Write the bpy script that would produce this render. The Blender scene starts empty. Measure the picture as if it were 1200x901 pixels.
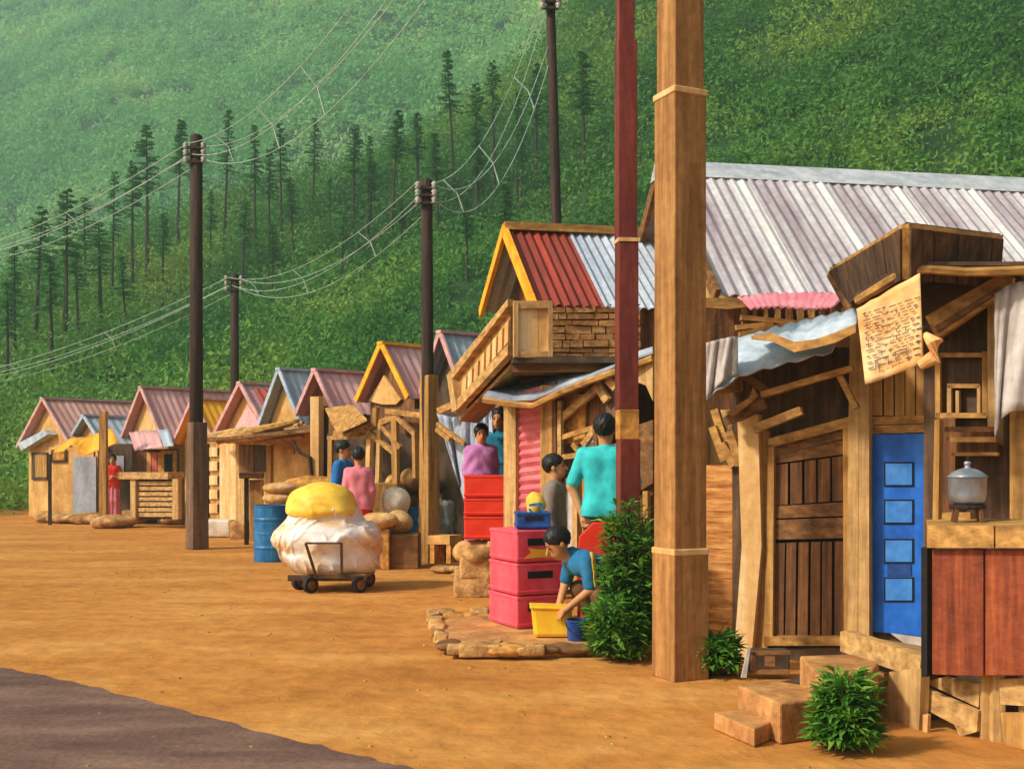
import bpy, math, random
import numpy as np
from mathutils import Vector, Matrix
random.seed(7); RNG = np.random.RandomState(11)
C = bpy.context.scene.collection
EYE = 1.5; FP = 1300.0; HZ = 540.0
def V3(*a): return Vector(a)
def P(px, py, Y): return Vector(((px-600)/FP*Y, Y, EYE+(HZ-py)/FP*Y))
def G(px, py, z=0.0):
    Y = (EYE-z)*FP/(py-HZ); return Vector(((px-600)/FP*Y, Y, z))
def XG(px, Y, z=0.0): return Vector(((px-600)/FP*Y, Y, z))
def col(r, g, b, k=1.0):
    f = lambda v: ((v/255+0.055)/1.055)**2.4 if v/255 > 0.04045 else v/255/12.92
    return (f(r)*k, f(g)*k, f(b)*k, 1)
# ------------------------------------------------------------ materials
def mat(name, c1, c2, c3=None, scale=(3,3,3), rough=0.8, bump=0.25, metal=0.0, uv=False, lo=0.35, hi=0.65, detail=6, fine=14, spec=0.3, sss=0):
    m = bpy.data.materials.new(name); m.use_nodes = True
    nt = m.node_tree; N = nt.nodes; L = nt.links
    b = N['Principled BSDF']; b.inputs['Roughness'].default_value = rough
    b.inputs['Metallic'].default_value = metal; b.inputs['Specular IOR Level'].default_value = spec
    tc = N.new('ShaderNodeTexCoord'); mp = N.new('ShaderNodeMapping')
    L.new(tc.outputs['UV' if uv else 'Object'], mp.inputs['Vector']); mp.inputs['Scale'].default_value = scale
    n1 = N.new('ShaderNodeTexNoise'); n1.inputs['Scale'].default_value = 1; n1.inputs['Detail'].default_value = detail
    n1.inputs['Roughness'].default_value = 0.62
    L.new(mp.outputs['Vector'], n1.inputs['Vector'])
    cr = N.new('ShaderNodeValToRGB'); L.new(n1.outputs['Fac'], cr.inputs['Fac'])
    e = cr.color_ramp.elements; e[0].position = lo; e[0].color = c1; e[1].position = hi; e[1].color = c2
    if c3 is not None:
        x = e.new(0.5*(lo+hi)); x.color = c3
    n2 = N.new('ShaderNodeTexNoise'); n2.inputs['Scale'].default_value = fine; n2.inputs['Detail'].default_value = 8
    L.new(tc.outputs['Object'], n2.inputs['Vector'])
    mx = N.new('ShaderNodeMix'); mx.data_type = 'RGBA'; mx.blend_type = 'OVERLAY'; mx.inputs[0].default_value = 0.35
    L.new(cr.outputs['Color'], mx.inputs[6]); L.new(n2.outputs['Fac'], mx.inputs[7])
    L.new(mx.outputs[2], b.inputs['Base Color'])
    if bump > 0:
        ad = N.new('ShaderNodeMath'); ad.operation = 'ADD'; L.new(n1.outputs['Fac'], ad.inputs[0]); L.new(n2.outputs['Fac'], ad.inputs[1])
        bp = N.new('ShaderNodeBump'); bp.inputs['Strength'].default_value = bump; bp.inputs['Distance'].default_value = 0.02
        L.new(ad.outputs[0], bp.inputs['Height']); L.new(bp.outputs['Normal'], b.inputs['Normal'])
    return m
def wood(name, a, b, c, v=True, horiz='x', **k):
    s = (16, 16, 1.2) if v else ((1.3, 14, 16) if horiz == 'x' else (8, 8, 8))
    k.setdefault('bump', 0.5)
    return mat(name, a, b, c, scale=s, lo=0.3, hi=0.7, **k)
M = {}
M['tan_v'] = wood('tan_boards_vertical', col(138,104,64), col(218,176,112), col(188,146,88))
M['tan_h'] = wood('tan_boards_horizontal', col(132,98,58), col(218,174,108), col(186,142,84), v=False)
M['tan'] = mat('tan_plaster', col(178,128,66), col(228,180,110), col(205,155,86), scale=(2.2,2.2,1.3))
M['cream'] = mat('cream_plaster', col(200,150,86), col(238,205,150), col(220,172,108), scale=(5,5,.8))
M['ochre_v'] = wood('ochre_wood_vertical', col(126,90,46), col(206,156,84), col(172,124,62))
M['ochre_h'] = wood('ochre_wood_horizontal', col(124,88,46), col(210,160,88), col(174,126,64), v=False)
M['ochre'] = mat('ochre_wood', col(150,98,42), col(220,158,74), col(190,130,58), scale=(7,7,7))
M['brown_v'] = wood('brown_weathered_boards', col(70,44,26), col(158,104,58), col(116,74,42))
M['brown_h'] = wood('brown_weathered_planks', col(84,54,30), col(160,110,60), col(122,82,46), v=False)
M['dark_v'] = wood('dark_stained_boards', col(62,44,30), col(116,86,58), col(84,60,42))
M['dark'] = mat('dark_timber_shade', col(58,42,30), col(104,78,54), col(78,57,40), scale=(3,3,3))  # dark timber; the tone also imitates shade in recesses and undersides
M['shade'] = mat('shade_toned_boards', col(58,42,32), col(96,72,54), scale=(5,5,2))  # dimness of openings and recesses put into the board colour
M['pole_dark'] = wood('creosoted_pole_wood', col(38,26,22), col(84,54,42), col(58,38,30))
M['pole_grey'] = wood('weathered_pole_sleeve', col(84,60,46), col(138,104,78), col(108,80,60))
M['post_big'] = wood('large_square_post_wood', col(128,84,42), col(188,136,76), col(160,110,58))
M['maroon'] = mat('maroon_painted_steel', col(92,34,28), col(134,58,44), col(112,46,36), scale=(9,9,1.2), rough=0.5)
M['yellow'] = mat('yellow_paint', col(232,150,20), col(250,184,44), scale=(4,4,4), rough=0.6)
M['pinkroof'] = mat('faded_pink_roof_sheet', col(188,128,128), col(232,184,174), col(214,158,152), scale=(2.4,.35,1), uv=True, rough=0.55, bump=.1)
M['pinkroof_b'] = mat('brown_pink_roof_sheet', col(180,124,112), col(222,172,156), col(202,148,134), scale=(2.4,.35,1), uv=True, rough=0.55, bump=.1)
M['redroof'] = mat('rust_red_roof_sheet', col(98,34,22), col(178,62,40), col(136,48,32), scale=(5,.3,1), uv=True, rough=0.6, bump=.15)
M['coral'] = mat('coral_red_roof_sheet', col(196,84,70), col(222,112,92), scale=(3,.4,1), uv=True, rough=.6, bump=.1)
M['greyroof'] = mat('grey_blue_roof_sheet', col(138,148,162), col(200,206,214), col(172,180,190), scale=(3.4,.3,1), uv=True, rough=0.45, bump=.1)
M['tinroof'] = mat('galvanised_tin_roof', col(150,132,136), col(228,222,214), col(192,184,184), scale=(1.7,.16,1), uv=True, rough=0.5, bump=.12, lo=.38, hi=.6)
M['yellowroof'] = mat('yellow_roof_sheet', col(226,146,20), col(244,180,44), scale=(3,.4,1), uv=True, rough=.6, bump=.1)
M['tin'] = mat('pale_tin_sheet', col(146,158,172), col(206,214,220), col(180,190,200), scale=(3,3,3), rough=0.45, bump=.2)
M['trim_pink'] = mat('pink_grey_trim_paint', col(186,134,132), col(220,170,162), scale=(5,5,5), rough=.7)
M['trim_grey'] = mat('blue_grey_trim_paint', col(140,154,172), col(186,196,208), scale=(5,5,5), rough=.6)
M['ridge_grey'] = mat('ridge_flashing', col(160,164,168), col(204,206,206), scale=(2,6,6), rough=.5)
M['door_grey'] = mat('grey_door_paint', col(132,136,146), col(168,170,178), scale=(3,3,1.5), rough=.6)
M['pinkwall'] = mat('pale_pink_gable_board', col(222,160,156), col(238,184,176), scale=(4,4,2))
M['blue'] = mat('bright_blue_door_paint', col(20,82,168), col(44,118,208), col(28,98,190), scale=(5,5,1.6), rough=.45, bump=.15)
M['blue_pane'] = mat('light_blue_door_panel', col(50,114,190), col(78,142,208), scale=(7,7,4), rough=.35, bump=.08)
M['drum'] = mat('blue_drum_paint', col(26,90,142), col(60,128,172), col(38,108,158), scale=(5,5,2), rough=.4, bump=.1)
M['blue_plastic'] = mat('navy_blue_plastic', col(24,54,112), col(44,84,150), scale=(6,6,6), rough=.4, bump=.05)
M['red_crate'] = mat('bright_red_crate_plastic', col(226,46,24), col(242,70,42), scale=(3,3,3), rough=.45, bump=.05)
M['pinkred_crate'] = mat('rose_red_crate_plastic', col(226,60,78), col(242,104,116), scale=(4,4,2), rough=.45, bump=.05)
M['black'] = mat('near_black_gap', col(24,18,16), col(40,30,26), scale=(5,5,5))
M['rubber'] = mat('black_rubber', col(26,22,20), col(50,42,36), scale=(8,8,8), rough=.7)
M['pink_shutter'] = mat('pink_shutter_paint', col(196,86,92), col(226,128,128), col(212,106,110), scale=(2,2,8), rough=.55)
M['stone'] = mat('ochre_stone', col(140,98,52), col(214,166,102), col(180,132,76), scale=(6,6,6), bump=.7, fine=26)
M['concrete'] = mat('clay_coloured_concrete', col(150,102,58), col(206,150,88), col(182,126,70), scale=(5,5,5), bump=.5, fine=24)
M['sack'] = mat('jute_sack', col(176,126,70), col(226,182,122), col(204,156,96), scale=(5,5,5), bump=.5, fine=40)
M['white_sack'] = mat('white_woven_sack', col(206,184,150), col(240,230,212), scale=(5,5,5), bump=.4, fine=40)
M['plastic_wrap'] = mat('milky_plastic_wrap', col(216,158,88), col(226,218,208), col(222,196,160), scale=(2.0,3,4.2), rough=.75, bump=.6, lo=.34, hi=.56, fine=7, spec=.5)
M['yellow_wrap'] = mat('yellow_tarpaulin', col(238,170,30), col(250,214,84), scale=(3,3,4), rough=.5, bump=.4, fine=6)
M['yellow_plastic'] = mat('yellow_plastic', col(240,180,34), col(250,200,60), scale=(3,3,3), rough=.4, bump=.05)
M['cloth_grey'] = mat('blue_grey_cloth', col(104,112,126), col(166,172,184), col(136,144,156), scale=(5,5,1.5), rough=.9, bump=.3)
M['tarp'] = mat('blue_grey_tarpaulin', col(138,144,156), col(188,194,204), scale=(5,5,1.5), rough=.6, bump=.3)
M['cloth_white'] = mat('off_white_cloth', col(160,146,134), col(206,196,186), scale=(7,7,1.2), rough=.9, bump=.3)
M['paper'] = mat('aged_paper', col(226,160,88), col(246,208,150), col(238,184,120), scale=(3,3,6), rough=.9, bump=.15)
M['ink'] = mat('faded_ink', col(84,78,80), col(110,98,92), scale=(9,9,9))
M['rust_panel'] = wood('rust_red_stall_panel', col(92,38,18), col(172,88,44), col(134,60,30), rough=.55)
M['alum'] = mat('dull_aluminium', col(126,130,136), col(172,176,182), scale=(4,4,4), rough=.35, metal=.5, bump=.08)
M['wicker'] = mat('woven_bamboo_panel', col(148,84,36), col(222,162,92), col(192,126,62), scale=(3,3,34), bump=.6)
M['brick'] = mat('rough_brick_face', col(158,104,56), col(206,150,92), col(184,128,72), scale=(5,5,9), bump=.6, fine=20)
M['mortar'] = mat('dark_mortar', col(96,62,36), col(130,88,52), scale=(8,8,8))
M['insul'] = mat('ceramic_insulator', col(150,146,130), col(190,186,170), scale=(8,8,8), rough=.3)
M['wire'] = mat('pale_wire', col(150,168,152), col(190,204,190), scale=(3,3,3), rough=.5, bump=0)
M['skin'] = mat('skin', col(184,124,76), col(206,146,96), scale=(6,6,6), rough=.6, bump=.03)
M['hair'] = mat('black_hair', col(16,13,12), col(34,28,26), scale=(40,40,6), rough=.5, bump=.3)
M['lips'] = mat('lip_colour', col(140,66,54), col(150,74,60), bump=0)
M['eye'] = mat('dark_eye', col(20,14,12), col(30,22,18), rough=.3, bump=0)
def cloth(name, a, b): 
    M[name] = mat(name+'_cloth', a, b, scale=(5,5,3), rough=.9, bump=.25, fine=9)
cloth('c_red', col(214,38,28), col(232,62,44)); cloth('c_pink', col(214,112,126), col(232,142,150)); cloth('c_blue', col(28,96,164), col(48,122,186))
cloth('c_teal', col(22,104,132), col(44,132,158)); cloth('c_mauve', col(168,98,156), col(196,132,184)); cloth('c_turq', col(36,172,174), col(64,196,192))
cloth('c_brown', col(86,60,38), col(118,86,56)); cloth('c_greybrown', col(118,104,92), col(144,128,112)); cloth('c_shirt', col(24,92,136), col(48,118,160)); cloth('c_trouser', col(104,66,42), col(140,92,60))
cloth('c_yellow', col(240,180,50), col(250,204,84)); cloth('c_grey', col(110,114,108), col(146,148,140)); cloth('c_navy', col(40,46,70), col(56,62,90))
def leafmat(name, a, b, c, sc, trans=.4):
    m = mat(name, a, b, c, scale=(sc,sc,sc), rough=.7, bump=0, detail=5, lo=.36, hi=.64)
    nt = m.node_tree; b = nt.nodes['Principled BSDF']; tr = nt.nodes.new('ShaderNodeBsdfTranslucent'); mx = nt.nodes.new('ShaderNodeMixShader'); mx.inputs[0].default_value = trans
    src = b.inputs['Base Color'].links[0].from_socket; nt.links.new(src, tr.inputs['Color'])
    nt.links.new(b.outputs[0], mx.inputs[1]); nt.links.new(tr.outputs[0], mx.inputs[2]); nt.links.new(mx.outputs[0], nt.nodes['Material Output'].inputs['Surface'])
    return m
M['leaf_bush'] = leafmat('glossy_bush_leaf', col(62,112,34), col(136,182,62), col(84,140,44), 9)
M['pine'] = leafmat('pine_needle', col(50,104,50), col(112,160,82), col(78,132,64), .5)
M['bark'] = mat('pine_bark', col(46,36,28), col(84,66,50), scale=(6,6,1), bump=.5)
M['forest'] = leafmat('near_slope_foliage', col(58,104,46), col(152,176,74), col(92,146,58), .07)
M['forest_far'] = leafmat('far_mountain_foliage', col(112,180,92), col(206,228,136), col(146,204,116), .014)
M['floor_green'] = mat('forest_floor', col(22,42,18), col(48,78,32), scale=(.2,.2,.2), bump=0)
M['pebble'] = mat('ochre_pebble', col(130,88,46), col(196,146,86), scale=(9,9,9), bump=.3)
def ground_mat():
    m = mat('ochre_dirt', col(166,104,46), col(206,148,80), col(188,124,58), scale=(.45,1.1,1), rough=.95, bump=.5, lo=.28, hi=.72, detail=9, fine=5, spec=.1)
    bp = [n for n in m.node_tree.nodes if n.type == 'BUMP'][0]; bp.inputs['Distance'].default_value = .05; bp.inputs['Strength'].default_value = .7
    return m
M['dirt'] = ground_mat()
M['road'] = mat('worn_grey_brown_road', col(92,66,58), col(134,102,86), col(112,82,70), scale=(.8,2.5,1), rough=.9, bump=.5, detail=9, fine=22, spec=.2)

# ------------------------------------------------------------ mesh helpers
class MB:
    def __init__(s): s.v = []; s.f = []; s.uv = None
    def box8(s, p):
        n = len(s.v); s.v += [Vector(q) for q in p]
        s.f += [(n,n+3,n+2,n+1),(n+4,n+5,n+6,n+7),(n,n+1,n+5,n+4),(n+1,n+2,n+6,n+5),(n+2,n+3,n+7,n+6),(n+3,n,n+4,n+7)]
    def box(s, c, size, rz=0.0, taper=1.0):
        cx, cy, cz = c; sx, sy, sz = [q/2 for q in size]; co, si = math.cos(rz), math.sin(rz)
        pts = []
        for z, k in ((-sz, 1), (sz, taper)):
            for x, y in ((-sx,-sy),(sx,-sy),(sx,sy),(-sx,sy)):
                x *= k; y *= k; pts.append((cx+x*co-y*si, cy+x*si+y*co, cz+z))
        s.box8(pts); return s
    def beam(s, a, b, w, h=None, up=None, jit=0.0):
        a, b = Vector(a), Vector(b); h = w if h is None else h; d = (b-a)
        d = d.normalized() if d.length > 1e-6 else Vector((0,0,1))
        up = Vector(up) if up is not None else (Vector((0,1,0)) if abs(d.z) > .9 else Vector((0,0,1)))
        sd = d.cross(up).normalized(); u2 = sd.cross(d).normalized()
        j = lambda: 1+random.uniform(-jit, jit)
        pts = []
        for q in (a, b):
            for i, k in ((-1,-1),(1,-1),(1,1),(-1,1)): pts.append(q+sd*i*w/2*j()+u2*k*h/2*j())
        s.box8(pts); return s
    def ext(s, pts, vec):
        n = len(s.v); k = len(pts); vec = Vector(vec)
        s.v += [Vector(p) for p in pts]+[Vector(p)+vec for p in pts]
        s.f.append(tuple(range(n, n+k))); s.f.append(tuple(range(n+2*k-1, n+k-1, -1)))
        for i in range(k):
            j = (i+1) % k; s.f.append((n+i, n+k+i, n+k+j, n+j))
        return s
    def tube(s, path, r, seg=8, cap=True):
        path = [Vector(p) for p in path]; rs = r if isinstance(r, (list, tuple)) else [r]*len(path)
        n0 = len(s.v); ref = Vector((0.31,0.12,0.94))
        for i, p in enumerate(path):
            d = (path[min(i+1, len(path)-1)]-path[max(i-1, 0)]).normalized()
            if abs(d.dot(ref)) > .97: rf = Vector((1,0,0))
            else: rf = ref
            a = d.cross(rf).normalized(); b = d.cross(a)
            for k in range(seg):
                t = 2*math.pi*k/seg; s.v.append(p+(a*math.cos(t)+b*math.sin(t))*rs[i])
        for i in range(len(path)-1):
            for k in range(seg):
                q = (k+1) % seg; s.f.append((n0+i*seg+k, n0+i*seg+q, n0+(i+1)*seg+q, n0+(i+1)*seg+k))
        if cap:
            s.f.append(tuple(range(n0+seg-1, n0-1, -1))); m = n0+(len(path)-1)*seg; s.f.append(tuple(range(m, m+seg)))
        return s
    def lathe(s, c, prof, seg=20):
        n0 = len(s.v); c = Vector(c)
        for r, z in prof:
            for k in range(seg):
                t = 2*math.pi*k/seg; s.v.append(c+Vector((r*math.cos(t), r*math.sin(t), z)))
        for i in range(len(prof)-1):
            for k in range(seg):
                q = (k+1) % seg; s.f.append((n0+i*seg+k, n0+i*seg+q, n0+(i+1)*seg+q, n0+(i+1)*seg+k))
        s.f.append(tuple(range(n0+seg-1, n0-1, -1))); m = n0+(len(prof)-1)*seg; s.f.append(tuple(range(m, m+seg)))
        return s
    def corr(s, a, b, c, d, waves, amp=0.02, rows=3, wob=0.0, bow=0.0):
        """corrugated sheet: a-b top edge, d-c bottom edge"""
        a, b, c, d = map(Vector, (a, b, c, d)); n = (b-a).cross(d-a).normalized()
        if n.z < 0: n = -n
        K = max(2, int(waves*4)); n0 = len(s.v)
        if s.uv is None: s.uv = {}
        L = (b-a).length; H = (d-a).length
        off = [random.uniform(-1,1) for _ in range(K+1)]
        for j in range(rows+1):
            v = j/rows
            for i in range(K+1):
                t = i/K; p = a.lerp(b, t).lerp(d.lerp(c, t), v)
                ext = (d.lerp(c, t)-a.lerp(b, t)).normalized()
                p = p+n*(amp*math.sin(2*math.pi*waves*t)+wob*math.sin(t*7.3+j)+bow*math.sin(v*math.pi))+(ext*off[i]*0.012 if j == rows else Vector((0,0,0)))
                s.uv[len(s.v)] = (t*L, v*H); s.v.append(p)
        for j in range(rows):
            for i in range(K):
                q = n0+j*(K+1)+i; s.f.append((q, q+1, q+K+2, q+K+1))
        return s
    def build(s, name, m, parent=None, smooth=False, solid=0.0, bevel=0.0):
        me = bpy.data.meshes.new(name)
        root = Vector((0,0,0))
        if parent is not None:
            r = parent
            while r is not None: root = root+r.location; r = r.parent
        me.from_pydata([tuple(Vector(p)-root) for p in s.v], [], s.f)
        if s.uv is not None:
            uvl = me.uv_layers.new(name='UVMap')
            for lp in me.loops: uvl.data[lp.index].uv = s.uv.get(lp.vertex_index, (0, 0))
        me.materials.append(M[m] if isinstance(m, str) else m)
        o = bpy.data.objects.new(name, me); C.objects.link(o)
        if parent is not None: o.parent = parent
        if smooth:
            for p in me.polygons: p.use_smooth = True
        if solid:
            md = o.modifiers.new('thickness', 'SOLIDIFY'); md.thickness = solid; md.offset = 0
        if bevel:
            md = o.modifiers.new('soft_edges', 'BEVEL'); md.width = bevel; md.segments = 2; md.limit_method = 'ANGLE'
        return o
def tag(o, label=None, cat=None, group=None, kind=None):
    if label: o['label'] = label
    if cat: o['category'] = cat
    if group: o['group'] = group
    if kind: o['kind'] = kind
    return o
def thing(name, label, cat, loc=(0,0,0), group=None):
    o = bpy.data.objects.new(name, None); C.objects.link(o); o.location = loc; o.empty_display_size = .2
    return tag(o, label, cat, group)
def copy_tree(o, parent=None):
    c = o.copy(); C.objects.link(c); c.parent = parent
    for ch in o.children: copy_tree(ch, c)
    return c
class Plane:
    """vertical (or any) plane; pixels of the picture are cast onto it"""
    def __init__(s, p0, n):
        s.p0 = Vector(p0); s.n = Vector(n).normalized()
        if s.n.y > 0: s.n = -s.n
    def at(s, px, py, off=0.0):
        r = Vector(((px-600)/FP, 1, (HZ-py)/FP)); c = Vector((0,0,EYE))
        t = s.n.dot(s.p0+s.n*off-c)/s.n.dot(r); return c+r*t
def VP(px1, Y1, px2, Y2):
    a, b = XG(px1, Y1), XG(px2, Y2); d = b-a; return Plane(a, (-d.y, d.x, 0))
def plate(mb, pl, pts, t=0.03, off=0.0):
    q = [pl.at(x, y, off) for x, y in pts]; mb.ext(q, pl.n*t); return mb
def rect(mb, pl, x0, y0, x1, y1, t=0.03, off=0.0): return plate(mb, pl, [(x0,y0),(x1,y0),(x1,y1),(x0,y1)], t, off)
def planks(mb, pl, quad, n, t=0.025, off=0.0, vertical=True, gap=0.08, jit=0.01):
    """quad px corners TL,TR,BR,BL split into n boards"""
    a, b, c, d = [Vector((x, y)) for x, y in quad]
    for i in range(n):
        u0 = (i+gap*random.uniform(.3, 1))/n; u1 = (i+1-gap*random.uniform(.3, 1))/n
        if vertical: q = [a.lerp(b,u0), a.lerp(b,u1), d.lerp(c,u1), d.lerp(c,u0)]
        else: q = [a.lerp(d,u0), b.lerp(c,u0), b.lerp(c,u1), a.lerp(d,u1)]
        plate(mb, pl, [(p.x, p.y) for p in q], t, off+random.uniform(0, jit))
    return mb
def stick(mb, pl, x0, y0, x1, y1, w=0.05, h=0.05, off=0.0, jit=.12):
    a = pl.at(x0,y0,off); b = pl.at(x1,y1,off); mb.beam(a, b, w, h, up=pl.n, jit=jit); return mb
# ------------------------------------------------------------ signed-distance sculpting (bodies, sacks, stones)
def sd_mesh(f, lo, hi, h):
    lo = np.array(lo, float); hi = np.array(hi, float)
    ax = [np.arange(lo[i], hi[i]+h, h) for i in range(3)]
    X, Y, Z = np.meshgrid(*ax, indexing='ij'); v = f(X, Y, Z).astype(np.float32)
    s = v < 0; nx, ny, nz = s.shape
    cs = np.zeros((nx-1, ny-1, nz-1), np.int8)
    corners = [(i,j,k) for i in (0,1) for j in (0,1) for k in (0,1)]
    for i,j,k in corners: cs += s[i:nx-1+i, j:ny-1+j, k:nz-1+k]
    act = (cs > 0) & (cs < 8); idx = -np.ones(act.shape, np.int64); ii = np.argwhere(act); idx[act] = np.arange(len(ii))
    acc = np.zeros((len(ii), 3)); cnt = np.zeros(len(ii))
    for a in corners:
        for d in range(3):
            if a[d]: continue
            b = list(a); b[d] = 1
            va = v[ii[:,0]+a[0], ii[:,1]+a[1], ii[:,2]+a[2]]; vb = v[ii[:,0]+b[0], ii[:,1]+b[1], ii[:,2]+b[2]]
            m = (va < 0) != (vb < 0); t = np.where(m, va/(va-vb+1e-12), 0)
            p = np.array(a, float)[None,:]+np.zeros((len(ii),3)); p[:, d] += t
            acc[m] += p[m]; cnt[m] += 1
    vert = lo+(ii+acc/cnt[:,None])*h
    faces = []
    for d in range(3):
        sl0 = [slice(None)]*3; sl1 = [slice(None)]*3; sl0[d] = slice(0,-1); sl1[d] = slice(1,None)
        ch = s[tuple(sl0)] != s[tuple(sl1)]; e = np.argwhere(ch); inside = s[tuple(sl0)][ch]
        u, w = (d+1) % 3, (d+2) % 3
        ok = (e[:,u] > 0) & (e[:,w] > 0) & (e[:,u] < s.shape[u]-1) & (e[:,w] < s.shape[w]-1); e = e[ok]; inside = inside[ok]
        def cell(du, dw):
            q = e.copy(); q[:,u] -= du; q[:,w] -= dw; return idx[q[:,0], q[:,1], q[:,2]]
        f4 = np.stack([cell(1,1), cell(0,1), cell(0,0), cell(1,0)], 1)
        f4[~inside] = f4[~inside][:, ::-1]; faces.append(f4)
    return vert, np.concatenate(faces)
def sd_build(name, f, lo, hi, h, m, parent=None, place=None, smooth=True):
    v, fc = sd_mesh(f, lo, hi, h)
    if place is not None: v = place(v)
    root = Vector((0,0,0)); r = parent
    while r is not None: root = root+r.location; r = r.parent
    v = v-np.array(root)
    me = bpy.data.meshes.new(name); me.vertices.add(len(v)); me.vertices.foreach_set('co', v.astype(np.float32).ravel())
    me.loops.add(len(fc)*4); me.loops.foreach_set('vertex_index', fc.astype(np.int32).ravel())
    me.polygons.add(len(fc)); me.polygons.foreach_set('loop_start', np.arange(0, len(fc)*4, 4, dtype=np.int32))
    me.polygons.foreach_set('use_smooth', np.full(len(fc), smooth)); me.update(calc_edges=True); me.validate()
    me.materials.append(M[m]); o = bpy.data.objects.new(name, me); C.objects.link(o)
    if parent is not None: o.parent = parent
    return o
def cap(p, a, b, r1, r2=None):
    r2 = r1 if r2 is None else r2; a = np.array(a, float); b = np.array(b, float); ba = b-a
    X, Y, Z = p; px, py, pz = X-a[0], Y-a[1], Z-a[2]
    t = np.clip((px*ba[0]+py*ba[1]+pz*ba[2])/max(ba.dot(ba), 1e-9), 0, 1)
    return np.sqrt((px-ba[0]*t)**2+(py-ba[1]*t)**2+(pz-ba[2]*t)**2)-(r1+(r2-r1)*t)
def ell(p, c, r):
    X, Y, Z = p; q = np.sqrt(((X-c[0])/r[0])**2+((Y-c[1])/r[1])**2+((Z-c[2])/r[2])**2); return (q-1)*min(r)
def smin(a, b, k=0.03):
    h = np.clip(.5+.5*(b-a)/k, 0, 1); return b*(1-h)+a*h-k*h*(1-h)
def blob(name, label, cat, c, r, m, group=None, amp=.04, fr=9, seed=0, h=None, parent=None, box=False, flat=True):
    c = Vector(c)
    def f(X, Y, Z):
        d = ell((X,Y,Z), (0,0,0), r) if not box else (np.maximum(np.maximum(np.abs(X)-r[0]*.9, np.abs(Y)-r[1]*.9), np.abs(Z)-r[2]*.9))-.0
        if box:
            q = [np.maximum(np.abs(a)-b*.78, 0) for a, b in ((X,r[0]),(Y,r[1]),(Z,r[2]))]
            d = np.sqrt(q[0]**2+q[1]**2+q[2]**2)-min(r)*.22
        n = np.sin(X*fr+seed)*np.sin(Y*fr*1.2+seed*2)+np.sin(Z*fr*1.4+X*fr*.7+seed*3)*.7+.35*np.sin(X*fr*2.6+Z*fr*2.1+seed)
        d = d+amp*n*min(r)
        return np.maximum(d, -(Z+r[2]*.86)) if flat else d
    H = h or max(r)/16
    o = sd_build(name, f, [-q*1.35 for q in r], [q*1.35 for q in r], H, m, parent, place=lambda v: v+np.array(c)-np.array(parent.location if parent else (0,0,0))*0)
    if parent is None:
        for vx in o.data.vertices: vx.co -= c
        o.location = c
        tag(o, label, cat, group)
    return o
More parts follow.
